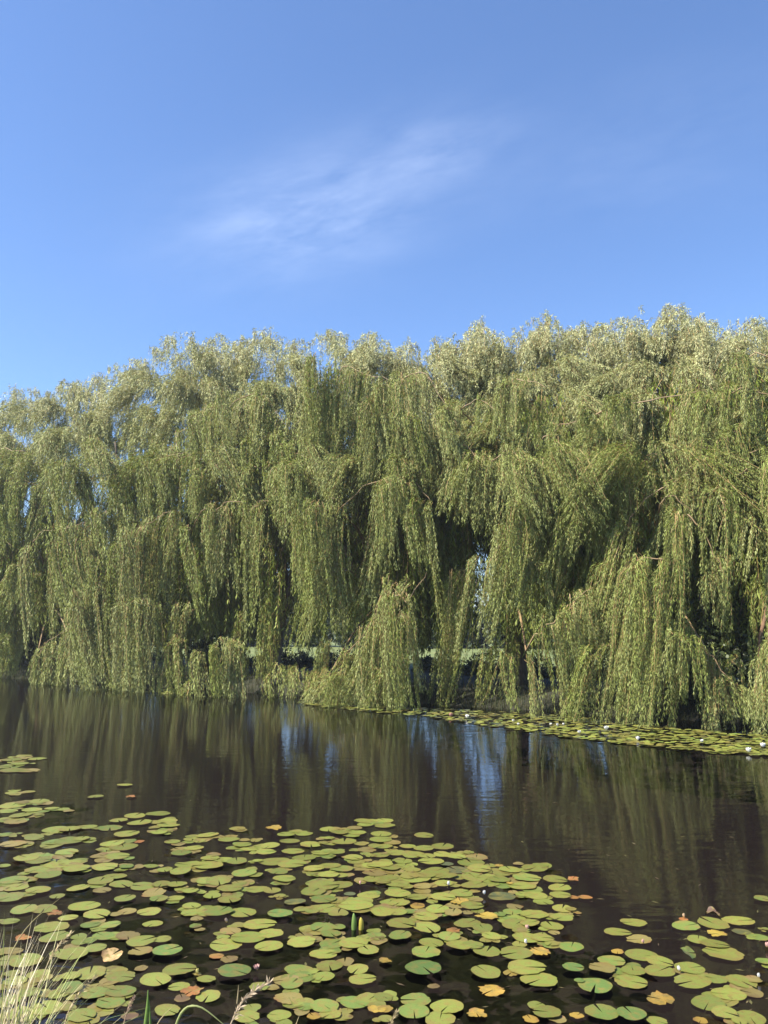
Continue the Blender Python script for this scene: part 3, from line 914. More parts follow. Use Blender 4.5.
TILES = [
 (0, 860, 3.84, """15,25,50,y 145,8,100,y 150,38,110,g 290,38,100,y 270,12,80,y 400,28,105,y 485,30,60,g 535,30,40,o 583,30,50,y 630,42,60,y 690,50,85,y
185,63,95,y 50,80,110,g 445,65,90,y 385,85,110,y 465,95,100,y 60,108,95,y 148,122,95,y 300,110,90,y 550,105,100,y 620,98,80,y 680,100,80,y 730,122,65,y 390,120,70,o
40,150,110,y 95,140,80,y 220,143,60,y 478,152,90,g 610,155,75,g 675,150,65,y 590,128,110,o 320,185,120,y 90,195,110,g 170,190,100,y 210,212,65,O 490,200,75,o 575,203,95,y
735,180,75,y 740,205,90,y 370,215,110,y 445,212,50,o 588,248,78,y 420,254,82,g 345,253,75,g 200,262,130,y 260,230,80,y 750,260,50,g 35,240,70,y 400,295,88,g 490,295,95,o
90,300,80,O 210,300,120,y 310,315,75,y 540,320,115,y 620,312,70,y 640,360,110,G 540,358,100,o 280,365,120,y 365,345,80,y 100,395,140,y 50,355,70,o 685,428,130,y
345,440,130,y 270,455,80,y 460,450,115,y 595,468,120,y 690,488,85,y 760,450,30,Y 150,440,90,y 270,500,110,g 365,515,110,g 465,510,120,g 425,555,110,g 740,510,100,O
700,535,70,b 640,580,105,y 310,605,120,y 180,575,130,y 230,520,90,y 540,420,60,b 500,600,70,b 60,470,90,y 40,540,100,g 110,520,80,y 60,600,110,y"""),
 (190, 860, 3.84, """70,25,125,y 180,8,90,y 205,55,100,g 320,8,120,y 390,20,110,y 340,50,80,g 475,38,85,y 530,62,80,y 585,40,95,g 640,8,70,y 360,78,88,y 730,22,100,y
60,85,85,g 110,85,100,y 190,92,60,g 150,115,100,y 260,118,95,y 315,125,70,y 510,105,120,y 575,98,110,y 710,55,100,o 705,78,90,y 740,90,60,y 15,120,45,o 85,142,70,y 150,155,95,y
345,142,50,g 470,130,100,y 615,135,45,d 685,138,90,y 510,155,100,g 405,165,88,d 30,190,120,y 110,205,120,g 200,203,120,y 425,193,60,g 470,200,60,g 520,188,110,y 640,178,130,y
740,205,110,y 348,217,95,G 55,260,115,g 155,275,90,o 265,250,130,y 310,290,100,y 225,305,130,y 140,330,130,y 305,338,110,y 425,320,110,y 440,295,80,o 510,262,100,g 540,290,90,g
570,262,60,g 710,295,88,g 545,325,110,g 625,325,110,y 685,353,90,y 510,365,110,y 100,373,60,O 150,388,75,b 748,395,60,Y 168,437,125,G 418,428,125,g 535,408,110,y
515,450,90,y 645,420,95,y 660,465,110,y 60,465,80,y 70,525,105,y 20,500,70,O 265,490,80,y 390,482,100,g 630,550,110,g 685,540,110,y 740,530,80,y 380,535,120,o 440,555,90,y
515,568,110,g 540,600,90,y 720,580,80,Y 475,612,60,Y 345,600,90,y 215,605,110,y 750,620,60,g 5,430,30,o"""),
 (380, 860, 3.84, """40,35,85,y 125,40,65,y 20,10,60,y 90,8,70,y 200,10,100,y 215,48,100,y 295,40,90,d 380,38,95,y 350,12,120,y 365,70,110,y 500,42,95,y 595,32,105,y 460,80,90,y
560,72,115,g 550,105,110,y 670,80,95,y 740,80,60,O 60,90,110,y 140,75,120,y 165,103,85,o 245,93,80,y 360,103,105,y 500,95,30,Y 65,135,100,y 145,147,75,y 240,147,105,y 310,133,90,y
470,145,110,d 550,135,60,y 600,140,90,y 688,108,90,y 690,140,85,y 745,147,45,O 75,168,85,y 145,180,70,Y 310,168,90,Y 370,155,55,o 350,182,90,y 220,195,90,y 10,205,60,g 65,205,80,y
280,207,80,o 180,225,100,y 510,200,80,g 460,215,50,g 410,225,95,Y 595,213,110,y 700,192,85,y 700,228,90,y 760,205,30,O 80,250,120,y 180,260,110,y 335,245,110,y 395,265,85,y
520,250,110,y 575,248,80,y 660,255,100,y 75,298,100,g 265,300,85,g 5,297,40,g 280,275,60,O 430,297,80,y 195,320,100,y 560,303,105,y 620,305,90,y 175,360,120,g 305,335,105,y
355,335,80,y 410,355,110,y 525,362,130,y 620,360,95,Y 660,325,60,y 735,340,100,g 45,405,110,O 165,428,140,G 410,440,115,y 560,420,150,y 505,435,70,Y 615,467,150,y 740,425,80,G
205,493,50,b 432,503,120,Y 140,540,120,g 40,540,90,y 260,570,130,y 130,590,120,g 20,580,70,Y 370,595,90,Y 645,595,110,y 580,615,70,Y 755,605,60,Y 230,620,130,y 40,620,90,g 765,480,40,G"""),
 (568, 860, 3.84, """25,80,55,O 20,145,50,O 68,150,55,O 10,195,45,g 58,207,60,O 255,245,105,y 187,282,105,y 450,260,108,g 560,253,130,y 650,238,125,y 555,208,70,b 445,232,40,O 745,155,65,g
575,288,85,Y 500,313,80,y 560,330,110,y 665,278,70,d 30,342,80,G 275,310,105,o 190,357,55,Y 280,368,120,y 165,395,105,g 600,365,150,y 735,300,75,g 760,272,30,g 755,398,65,g
40,425,90,g 135,423,115,o 350,395,110,y 250,430,100,y 350,437,120,y 465,420,110,y 240,470,130,y 480,475,150,y 570,465,90,y 665,468,125,y 620,520,125,y 105,493,138,G
360,547,120,Y 540,555,130,y 600,595,100,y 130,595,130,g 245,605,110,G 40,605,90,Y 510,620,60,Y 340,625,80,y 700,610,120,y 660,630,60,y"""),
 (0, 720, 2.954, """35,120,60,y 70,107,45,y 110,115,55,y 40,150,85,y 10,140,50,y 60,132,50,y 37,216,45,y 85,213,40,y 283,229,48,y 367,194,48,y 388,229,35,O 35,255,80,y 115,243,60,y 65,245,45,o 20,270,60,y
95,268,60,y 150,264,40,y 187,265,42,y 60,285,70,y 20,300,50,y 45,305,70,o 115,283,30,y 20,340,50,g 165,325,75,y 205,325,70,y 260,318,55,y 325,320,72,g 350,300,60,y 398,285,65,y 412,305,80,y
465,281,70,y 495,299,60,y 500,315,65,y 470,335,50,y 372,340,75,y 330,370,75,y 365,378,85,y 412,360,35,O 40,370,80,o 100,350,60,y 75,370,50,y 205,360,80,y 240,355,50,y 195,392,70,g 510,362,50,y
535,395,60,g 570,380,62,y 610,343,72,y 570,352,60,y 700,323,50,y 677,355,62,y 715,373,55,y 740,382,60,y 755,358,30,y 345,405,75,y 10,432,40,y 80,412,80,y 110,440,90,y 130,418,60,y 170,430,80,y
225,442,80,y 310,435,85,y 372,438,45,g 410,438,30,o 450,437,38,y 485,447,60,y 530,450,80,y 600,425,80,y 630,440,60,y 690,415,80,y 710,453,80,y 30,468,50,y 150,462,70,y 320,463,90,y 760,420,30,y 620,410,60,y"""),
 (250, 720, 2.954, """68,319,62,Y 338,301,60,y 398,299,62,y 400,314,60,y 513,342,62,y 308,320,45,o 232,325,58,y 107,341,52,y 158,337,52,y 318,335,55,y 265,335,60,y 388,340,62,y 25,358,52,y 118,360,62,y
180,368,70,y 232,352,35,y 278,362,80,y 385,355,65,y 15,378,40,y 60,373,60,y 45,390,60,y 393,377,62,y 345,385,60,o 125,390,70,y 210,395,60,y 260,395,45,y 465,375,50,y 435,395,60,y 512,383,60,y
568,377,70,y 645,395,35,y 610,408,62,y 55,415,65,y 160,408,70,y 120,430,70,y 305,410,60,y 385,400,60,y 480,400,70,y 520,405,60,y 570,398,60,y 100,435,90,y 235,435,70,y 270,445,80,y 180,443,45,Y
360,432,65,y 420,440,60,y 440,415,60,y 480,443,50,y 525,423,60,y 580,428,40,d 635,428,70,y 610,445,60,d 680,445,70,y 560,450,60,y 75,455,60,y 15,460,40,y 95,468,60,y 370,460,60,y 410,470,60,y
470,465,60,y 520,463,60,y 580,465,70,y 660,460,60,y 735,435,30,Y 745,455,60,y"""),
]
pads = []
for ox, oy, sc_, txt in TILES:
    for it in txt.split():
        a, b, w, kd = it.split(',')
        x, y, w = ox + float(a) / sc_, oy + float(b) / sc_, float(w) / sc_
        if any(abs(x - q[0]) < 0.35 * w and abs(y - q[1]) < 0.16 * w for q in pads):
            continue
        pads.append((x, y, w, kd))


def pad_radius(x, y, w):
    p = at_z(x, y)
    return p, 0.515 * w * (p[1] * CP + (p[2] - CH) * SP) / F


UNIQUE = [
    (166.7, 953.8, 'smooth bluish-green lily pad floating alone in dark water near the left'),
    (233.7, 973.8, 'long fresh green lily pad floating alone in front of a pink flower'),
    (280.6, 916.5, 'small fresh green pad alone in the dark gap above the centre of the patch'),
    (423, 971.5, 'dark fresh green pad right beside the ragged orange one near the bottom middle'),
    (391.7, 965.5, 'ragged orange-yellow lily pad touching the dark fresh green pad, bottom middle'),
    (595.3, 988.4, 'long smooth green oval pad left of the ragged yellow one at lower right'),
    (661.8, 1002.4, 'ragged bright yellow pad with a torn rim, lower right'),
    (492.5, 991, 'torn yellow pad with a notched rim standing free at the bottom right of the middle'),
    (486.8, 974.6, 'round yellow-green pad alone in dark water just above the torn yellow pad'),
    (685.2, 927.7, 'oval green pad apart at the head of the lower right cluster'),
    (762, 900.4, 'lone oval green pad cut by the right edge, above the lower right cluster'),
    (634.4, 923.8, 'oval pale pad lying highest at the left end of the lower right cluster'),
    (616.7, 933.4, 'pale oval pad just under the highest one, left end of the lower right cluster'),
    (574.5, 880.8, 'rust orange pad at the outer tip of the big patch, uppermost of the orange ones'),
    (423.7, 835.8, 'pale oval pad lying free of the far rim of the patch, right of its middle'),
    (273, 828, 'yellow oval pad floating free at the far rim of the patch'),
    (95.8, 797.5, 'single pale pad floating out on open water at the far left'),
    (124.2, 785.7, 'farthest single pale pad on the open water at the left'),
    (131.3, 797.5, 'small rust orange pad beside a single pale pad on open water at the left'),
    (153.1, 924.6, 'round pale pad alone in a dark gap right of the leaning straw stem'),
    (124.5, 899.6, 'oval green pad alone in the dark gap at the upper left of the patch'),
    (192.7, 992.8, 'orange-brown rotting pad among dark water at the lower left'),
    (712.5, 914.2, 'brown curled pad standing up from the lower right cluster'),
    (54.7, 915.2, 'rotting orange pad under the leaning straw stem'),
]
KNAME = {'g': 'green', 'G': 'fresh smooth green', 'y': 'yellow-green', 'Y': 'bright yellow', 'o': 'pale straw-tinted', 'O': 'rust orange', 'b': 'rotting brown', 'd': 'dull dark green'}


def region(x, y):
    if y < 785 and x < 60: return 'on the small raft at the left edge of the open water'
    if x > 555 and y > 903: return 'in the separate lower right cluster'
    row = 'far rim' if y < 860 else ('middle rows' if y < 925 else 'nearest rows')
    side = 'left third' if x < 195 else ('central third' if x < 385 else 'right third')
    return f'in the {row} of the big patch, its {side}'


info = []
for x, y, w, kd in pads:
    p, rr = pad_radius(x, y, w)
    info.append((w, x, y, kd, p, rr))
order = sorted(range(len(info)), key=lambda i: -info[i][0])
small = set(order[290:])
# pads named one by one are always things of their own
uniq_of = {}
for ux, uy, lab in UNIQUE:
    j = min(range(len(info)), key=lambda i: (info[i][1] - ux) ** 2 + (info[i][2] - uy) ** 2)
    uniq_of[j] = lab; small.discard(j)
cache = {}
stuff = Geo()
for i, (w, x, y, kd, p, rr) in enumerate(info):
    z = 0.005 + rng.uniform(0, 0.014) + (0.012 if kd in 'G' else 0) - (0.004 if kd in 'bd' else 0)
    yaw = rng.uniform(0, 6.283)
    if i in small:
        V, fcs, Cc = pad_geo(int(rng.integers(0, 99999)), 0.2 if kd in 'OYb' else (0.08 if rng.uniform() < .5 else 0), 0.015, KCOL[kd], 20)
        c, s_ = math.cos(yaw), math.sin(yaw)
        Vr = V * rr; Vr = np.column_stack([Vr[:, 0] * c - Vr[:, 1] * s_, Vr[:, 0] * s_ + Vr[:, 1] * c, Vr[:, 2]])
        stuff.add(Vr + np.array([p[0], p[1], z]), fcs, Cc * rng.uniform(0.8, 1.2))
        continue
    vr = int(rng.integers(0, 7))
    curled = i in uniq_of and 'curled' in uniq_of[i]
    key = (kd, vr, curled)
    if key not in cache:
        rg = {'Y': 0.34, 'O': 0.36, 'b': 0.3, 'o': 0.2}.get(kd, 0.10 if vr in (1, 2, 3, 4, 6) and kd != 'G' else 0.0)
        cu = 0.32 if curled else {'Y': 0.06, 'O': 0.09, 'b': 0.07}.get(kd, 0.014)
        V, fcs, Cc = pad_geo(1000 + vr * 17 + ord(kd), rg, cu, KCOL[kd])
        gg = Geo(); gg.add(V, fcs, Cc)
        cache[key] = gg.mesh('lily_pad', M_PAD, True)
    o = link('lily_pad', cache[key])
    o.location = (p[0], p[1], z)
    o.scale = (rr, rr * rng.uniform(0.92, 1.06), rr)
    o.rotation_euler = (rng.normal(0, 0.025), rng.normal(0, 0.025), yaw)
    if i in uniq_of:
        tag(o, uniq_of[i], 'lily pad', 'lily pads of the near patch')
    else:
        rg_ = region(x, y)
        tag(o, f'{KNAME[kd]} lily pad {rg_}', 'lily pad', f'{KNAME[kd]} lily pads {rg_}')
# half hidden smaller pads and sunken brown leaves between the big ones
nbase = len(info)
for w, x, y, kd, p, rr in info[:nbase]:
    if kd in 'GOYbd' or any((x - a) ** 2 + (y - b) ** 2 < (1.4 * w) ** 2 for a, b, _ in UNIQUE): continue
    for _ in range(int(rng.integers(2, 7))):
        a = rng.uniform(0, 6.283); r2 = rr * rng.uniform(0.4, 0.9)
        q = p[:2] + np.array([math.cos(a), math.sin(a)]) * rr * rng.uniform(0.75, 1.5)
        sunk = rng.uniform() < 0.35
        kk = rng.choice(list('bbdo')) if sunk else rng.choice(list('yyygoo'))
        V, fcs, Cc = pad_geo(int(rng.integers(0, 99999)), 0.3 if sunk else (0.12 if rng.uniform() < .6 else 0), 0.05, KCOL[kk], 20)
        yaw = rng.uniform(0, 6.283); c, s_ = math.cos(yaw), math.sin(yaw)
        Vr = V * r2; Vr = np.column_stack([Vr[:, 0] * c - Vr[:, 1] * s_, Vr[:, 0] * s_ + Vr[:, 1] * c, Vr[:, 2]])
        stuff.add(Vr + np.array([q[0], q[1], -rng.uniform(0.015, 0.06) if sunk else 0.003 + rng.uniform(0, 0.004)]), fcs, Cc * rng.uniform(0.8, 1.15))
# far strip of pads along the foot of the willows
TOPX = [300, 330, 380, 420, 460, 500, 560, 620, 680, 720, 768, 800]
TOPY = [704, 704.5, 707, 709, 710, 712.5, 716, 722, 729, 733, 736, 738]
BOTX = [300, 330, 380, 420, 460, 500, 560, 600, 650, 700, 768, 800]
BOTY = [705.5, 708, 713, 717, 722.5, 728, 737, 742, 747, 752, 757, 760]
cnt = 0
while cnt < 1450:
    x = rng.uniform(300, 800)
    a, b = np.interp(x, TOPX, TOPY), np.interp(x, BOTX, BOTY)
    if rng.uniform() > (b - a) / 24 + 0.05: continue
    y = rng.uniform(a, b)
    if math.sin(x * 0.21 + y * 1.1) + math.sin(x * 0.057 - y * 0.7) > 1.05 and rng.uniform() < 0.75: continue
    p = at_z(x, y)
    kd = rng.choice(list('yyyyyyygggdyyyyy'))
    rr = rng.uniform(0.06, 0.11)
    V, fcs, Cc = pad_geo(int(rng.integers(0, 99999)), 0.08, 0.05, KCOL[kd], 12)
    yaw = rng.uniform(0, 6.283); c, s_ = math.cos(yaw), math.sin(yaw)
    tl = rng.normal(0, 0.05, 2)
    Vr = V * rr; Vr = np.column_stack([Vr[:, 0] * c - Vr[:, 1] * s_, Vr[:, 0] * s_ + Vr[:, 1] * c, Vr[:, 2] + Vr[:, 0] * tl[0] + Vr[:, 1] * tl[1]])
    stuff.add(Vr + np.array([p[0], p[1], 0.006 + rng.uniform(0, 0.03)]), fcs, Cc * rng.uniform(0.95, 1.6))
    cnt += 1
tag(link('lily_pads', stuff.mesh('lily_pads', M_PAD, True)), 'countless small lily pads in the strip along the far bank and the far rim of the near patch', 'lily pads', kind='stuff')


g = Geo()
for _ in range(220):
    x = rng.uniform(-20, 788); y = 690 + 330 * rng.uniform(0, 1) ** 0.8
    p = at_z(x, y)
    if float(NB @ p[:2]) - S0 > 0.8: continue
    a = rng.uniform(0, 6.283); l = rng.uniform(0.015, 0.04); d = np.array([math.cos(a), math.sin(a), 0]) * l; e_ = np.array([-d[1], d[0], 0]) * rng.uniform(.12, .3)
    c = p + np.array([0, 0, 0.003])
    g.add([c - d, c - e_, c + d, c + e_], [(0, 1, 2, 3)], np.array([(.12, .11, .04), (.09, .065, .035), (.16, .13, .06)][int(rng.integers(0, 3))]))
tag(link('fallen_leaves', g.mesh('fallen_leaves', M_GRASS)), 'tiny fallen willow leaves floating all over the pond', 'leaves', kind='stuff')

# ------------------------------------------------------------------ water lily flowers
def flower(x, y, r, col, label, group, closed=0.0, lift=0.02):
    closed = min(closed, 0.5)
    r *= 0.75 if y > 800 else 1.3
    p = at_z(x, y)
    e = bpy.data.objects.new('water_lily', None); COL.objects.link(e)
    e.location = (p[0], p[1], lift); e.rotation_euler = (rng.normal(0, .15), rng.normal(0, .15), rng.uniform(0, 6))
    tag(e, label, 'flower', group)
    g = Geo()
    for lay, (n, tilt, ln) in enumerate([(8, 0.35, 1.0), (8, 0.8, 0.85), (6, 1.15, 0.65)]):
        tilt = tilt + closed * (1.45 - tilt)
        for i in range(n):
            a = 6.283 * (i + 0.5 * lay) / n + rng.normal(0, .06)
            d = np.array([math.cos(a), math.sin(a), 0]); s_ = np.array([-math.sin(a), math.cos(a), 0])
            rows = []
            for u, wd in [(0, 0.06), (0.35, 0.2), (0.7, 0.17), (1, 0.02)]:
                t = tilt + 0.5 * u
                c = d * math.cos(t) * ln * u + np.array([0, 0, math.sin(tilt + 0.25 * u) * ln * u])
                rows += [c - s_ * wd * ln, c + np.array([0, 0, -0.04]), c + s_ * wd * ln]
            fcs = []
            for k_ in range(3):
                b = k_ * 3
                fcs += [(b, b + 1, b + 4, b + 3), (b + 1, b + 2, b + 5, b + 4)]
            g.add(np.array(rows) * r, fcs, np.array(col) * rng.uniform(0.9, 1.05))
    link('petals', g.mesh('petals', M_PETAL, True), e)
    g = Geo()
    for i in range(14):
        a = 2.4 * i; q = 0.05 + 0.012 * i
        co, fc = tube([[q * r * 0.6, 0, 0], [q * r * 1.2, 0, r * 0.3]], [r * 0.035, r * 0.02], 5)
        rot = np.array([[math.cos(a), -math.sin(a), 0], [math.sin(a), math.cos(a), 0], [0, 0, 1]])
        g.add(co @ rot.T, fc, (0.62, 0.42, 0.06))
    link('stamens', g.mesh('stamens', M_PETAL), e)
    return e


WHITE = (0.78, 0.77, 0.72)
GF = 'white water lilies on the far strip'
for x, y, r, lab in [
        (467, 719, .09, 'white water lily at the left end of the flowering strip, on the far pads'),
        (513, 722.5, .055, 'white water lily, left of a close pair on the far strip'),
        (518, 726, .05, 'white water lily at the near rim of the strip, left of the bright drapes'),
        (550.5, 726, .05, 'small white water lily left of the slender drape over the strip'),
        (557.5, 726.6, .05, 'small white water lily in the middle of three close ones'),
        (563.5, 726, .05, 'small white water lily right of three close ones'),
        (579.5, 734.5, .065, 'white water lily low on the near rim, below three close ones'),
        (606.4, 731, .09, 'large white water lily below the short clump of the bright drapes'),
        (637.8, 741, .07, 'white water lily on the near rim below the widest bright drapes'),
        (702, 743.5, .06, 'white water lily in front of the branch that dips into the strip'),
        (749, 753.5, .085, 'white water lily floating on open water off the strip at the right'),
        (763, 748.5, .085, 'big white water lily at the right edge of the strip')]:
    flower(x, y, r, WHITE, lab, GF, closed=0.25)
PINK = (0.62, 0.36, 0.30)
GN = 'faded water lilies in the near patch'
for x, y, r, col, lab, cl in [
        (257, 973, .055, PINK, 'faded pink water lily right of the long fresh green pad', .2),
        (360, 887, .045, PINK, 'small pink water lily bud right of a dull dark pad', .7),
        (448.5, 888, .055, WHITE, 'small white water lily standing among the pads right of centre', .5),
        (484.5, 897, .05, WHITE, 'white water lily just below and right of the small one right of centre', .4),
        (527.5, 932, .05, PINK, 'faded pink water lily on yellowing pads right of centre', .3),
        (526, 947, .05, WHITE, 'half closed white water lily between two big pads, lower right of centre', .7),
        (643, 946.5, .045, PINK, 'pinkish bud beneath a pale pad in the lower right cluster', .8),
        (680, 974.5, .05, WHITE, 'half open white flower tucked between pads of the lower right cluster', .6),
        (759, 981, .045, WHITE, 'little white flower at the right tip of the lower right cluster', .5),
        (684, 920, .045, (.7, .5, .3), 'cream bud just behind the oval green pad of the lower right cluster', .6),
        (767, 950, .05, PINK, 'pink flower at the right edge of the photo', .4),
        (197, 977, .05, (.7, .62, .22), 'yellow bud beside rotting pads at the lower left of centre', .8),
        (227, 925, .05, (.55, .40, .28), 'withered brownish flower on a pale pad left of centre', .7),
        (451, 717.5, .10, (.45, .22, .17), 'reddish faded water lily near the left end of the far strip', .2)]:
    flower(x, y, r, col, lab, GN if y > 800 else GF, closed=cl)


# ------------------------------------------------------------------ grasses at the near bank
def stalk(name, px_pts, dist, w, col, label, cat='grass', head=None, group=None, flat=True):
    """one bent blade or stem through image points, dist metres in front; head = seed head (length fraction, width)"""
    ds = dist if isinstance(dist, (list, tuple)) else [dist] * len(px_pts)
    P = []
    for (x, y), d in zip(px_pts, ds):
        r_ = ray(x, y); P.append(np.array([0, 0, CH]) + r_ * (d / r_[1]))
    q = spline(P, 14)
    base = q[0].copy()
    q = q - base
    g = Geo()
    n = len(q)
    rad = w * np.interp(np.linspace(0, 1, n), [0, 0.5, 1], [1, 0.85, 0.15])
    if flat:
        co, fc = tube(q, rad, 6)
        g.add(co, fc, col)
    else:
        co, fc = tube(q, rad, 5); g.add(co, fc, col)
    o = bpy.data.objects.new(name, None); COL.objects.link(o); o.location = base
    tag(o, label, cat, group)
    link('stem' if head else 'blade', g.mesh('stem', M_GRASS, True), o)
    if head:
        fr, hw = head
        g = Geo()
        for i in range(90):
            u = rng.uniform(1 - fr, 1.0)
            c = np.array([np.interp(u, np.linspace(0, 1, n), q[:, j]) for j in range(3)])
            tt = norm(q[-1] - q[int(n * (1 - fr))])
            d = norm(tt + rng.normal(0, 0.42, 3)); s_ = norm(np.cross(d, rng.normal(size=3)))
            l = hw * rng.uniform(1.2, 2.4); k_ = (1 - ((u - 1 + fr) / fr) * 0.6)
            c = c + rng.normal(0, hw * 0.3 * k_, 3)
            g.add([c, c + d * l * .5 + s_ * hw * .22, c + d * l, c + d * l * .5 - s_ * hw * .22], [(0, 1, 2, 3)], np.array(col) * rng.uniform(.8, 1.3))
        link('seed_head', g.mesh('seed_head', M_GRASS), o)
    return o


STRAW = (0.42, 0.34, 0.19); GRN = (0.16, 0.25, 0.06); PALEG = (0.30, 0.33, 0.13)
stalk('wild_grass', [(-12, 1010), (22, 934), (66, 893)], [3.5, 3.7, 3.9], .003, (0.30, 0.25, 0.11), 'long thin straw stem leaning right over the pads at the left edge')
stalk('wild_grass', [(38, 990), (52, 955), (70, 934)], [3.5, 3.6, 3.7], .002, STRAW, 'pale straw stem with a slim seed head above the left tuft', head=(.62, .010))
stalk('wild_grass', [(60, 1040), (72, 1004), (96, 976)], [3.5, 3.6, 3.7], .002, STRAW, 'pale straw stem with a slim seed head right of the left tuft', head=(.6, .010))
stalk('wild_grass', [(222, 1050), (236, 1012), (252, 993), (269, 984)], [3.6, 3.65, 3.7, 3.75], .003, (0.46, 0.36, 0.24), 'thick feathery straw seed head leaning over the bottom edge left of centre', head=(.75, .016))
stalk('reed_blade', [(142, 1050), (147, 1012), (148, 990)], [3.7, 3.7, 3.7], .009, GRN, 'upright pointed bright green reed blade at the bottom edge', 'reed')
stalk('reed_blade', [(151, 1050), (150, 1020), (149, 1000)], [3.7, 3.7, 3.7], .006, GRN, 'shorter green reed blade right against the upright pointed one', 'reed')
stalk('wild_grass', [(120, 1040), (127, 1012), (134, 998)], [3.7, 3.7, 3.7], .003, (.4, .28, .2), 'short pinkish straw stem left of the upright reed blade', head=(.6, .008))
stalk('reed_blade', [(170, 1044), (182, 1012), (200, 1007), (228, 1028)], [3.6, 3.6, 3.6, 3.6], .006, PALEG, 'pale green blade bent over into an arch at the bottom edge', 'reed')
stalk('wild_grass', [(150, 1040), (160, 1020), (175, 1004)], [3.6, 3.6, 3.6], .0025, STRAW, 'thin straw stem crossing in front of the arched blade')
stalk('wild_grass', [(237, 1004), (238, 994), (238.5, 985)], [4.9, 4.9, 4.9], .004, STRAW, 'short thin stem standing in the water above the feathery seed head')
stalk('wild_grass', [(380, 1050), (392, 1022), (397, 1012)], [4.2, 4.2, 4.2], .003, STRAW, 'short straw stem at the bottom edge in the middle', head=(.6, .01))
stalk('wild_grass', [(290, 1040), (297, 1022), (299, 1016)], [4.2, 4.2, 4.2], .003, STRAW, 'short dry stem at the bottom edge left of the middle')
# green shoots standing in the water near the middle
b = at_z(356, 929.5)
for dx, hh, lab, cc in [(-.018, .115, 'rolled green leaf standing upright in the water in the patch centre', GRN), (.035, .085, 'shorter yellowish rolled leaf right beside the upright green one', (.42, .36, .06))]:
    g = Geo()
    q = spline([[0, 0, -0.05], [0.004, 0, hh * 0.5], [0.0, 0, hh]], 7)
    co, fc = tube(q, [.012, .017, .02, .019, .016, .011, .003], 8); g.add(co, fc, cc)
    o = link('rolled_leaf', g.mesh('rolled_leaf', M_GRASS, True)); o.location = (b[0] + dx, b[1], 0)
    tag(o, lab, 'leaf', 'rolled young leaves standing in the water')
# curled pad standing in the lower right cluster
b = at_z(688, 957)
g = Geo(); V, fcs, Cc = pad_geo(5, 0.0, 0.25, KCOL['g'])
g.add(V, fcs, Cc)
o = link('lily_pad', g.mesh('lily_pad', M_PAD, True)); o.location = (b[0], b[1], .03); o.scale = (.055, .055, .055); o.rotation_euler = (.45, .3, .3)
tag(o, 'tipped up green pad alone in dark water above the lower right cluster', 'lily pad', 'lily pads of the near patch')
# rotten curled leaf left of centre
b = at_z(112, 961)
g = Geo(); V, fcs, Cc = pad_geo(9, 0.15, 0.2, (0.40, 0.27, 0.12)); g.add(V, fcs, Cc)
o = link('lily_pad', g.mesh('lily_pad', M_PAD, True)); o.location = (b[0], b[1], .04); o.scale = (.08, .08, .08); o.rotation_euler = (.2, -.15, 1.2)
tag(o, 'curled tan and orange dead pad standing up left of the bluish-green pad', 'lily pad', 'lily pads of the near patch')


def tuft(x0, d, n, H, label, lean=(0.2, 0.9), spread=0.16, cols=None):
    p = np.array([(x0 - 384) / F * d * 0.94, d, 0.0]); p[2] = float(ground_z(np.array(p[0]), np.array(p[1])))
    o = bpy.data.objects.new('grass_tuft', None); COL.objects.link(o); o.location = p
    tag(o, label, 'grass')
    P = np.column_stack([rng.normal(0, spread, n), rng.normal(0, spread * .7, n), np.full(n, -0.02)])
    g = Geo()
    blades(P, H, (.003, .006), lean, np.array(cols or [[.60, .52, .33], [.50, .48, .25], [.34, .38, .13], [.70, .62, .44]]), g, 6)
    link('blades', g.mesh('blades', M_GRASS), o)
    return o


tuft(-4, 3.6, 330, (0.5, 1.0), 'dense tuft of pale straw and green grass in the bottom left corner', (.05, .45), .065)
tuft(26, 3.5, 60, (0.45, 0.8), 'lower greener grass tuft right of the pale straw tuft', (.3, .9), .06, [[.3, .34, .12], [.22, .3, .08], [.4, .36, .18]])
# near bank turf below the frame
g = Geo(); n = 9000
xs = rng.uniform(-6, 6, n); ys = rng.uniform(-1.5, 3.3, n)
P = np.column_stack([xs, ys, ground_z(xs, ys) - .02])
blades(P, (.06, .22), (.002, .005), (.2, .9), np.array([[.1, .15, .04], [.16, .2, .06], [.3, .27, .13]]), g, 3)
tag(link('near_grass', g.mesh('near_grass', M_GRASS)), 'short grass on the near bank at the viewer’s feet', 'grass', kind='stuff')


# ------------------------------------------------------------------ light and sky
SUN_AZ = np.array([-0.90, -0.36]); SUN_AZ /= np.linalg.norm(SUN_AZ)
SUN_EL = R(50)
sl = bpy.data.lights.new('sun', 'SUN'); so = bpy.data.objects.new('sun', sl); COL.objects.link(so)
sl.energy = 5.0; sl.angle = R(0.53); sl.color = (1.0, 0.93, 0.82)
sd = Vector((SUN_AZ[0] * math.cos(SUN_EL), SUN_AZ[1] * math.cos(SUN_EL), math.sin(SUN_EL)))
so.rotation_euler = sd.to_track_quat('Z', 'Y').to_euler()
so.location = (-20, -10, 30)

w = bpy.data.worlds.new('World'); scene.world = w; w.use_nodes = True
N, L = w.node_tree.nodes, w.node_tree.links
N.clear()
out = N.new('ShaderNodeOutputWorld'); bg = N.new('ShaderNodeBackground')
sky = N.new('ShaderNodeTexSky'); sky.sky_type = 'NISHITA'; sky.sun_disc = False
sky.sun_elevation = SUN_EL
sky.sun_rotation = math.atan2(SUN_AZ[0], SUN_AZ[1])
sky.altitude = 0; sky.air_density = 1.0; sky.dust_density = 0.3; sky.ozone_density = 4.0
bg.inputs['Strength'].default_value = 0.092
# thin cirrus, placed by direction in the sky
tc = N.new('ShaderNodeTexCoord')


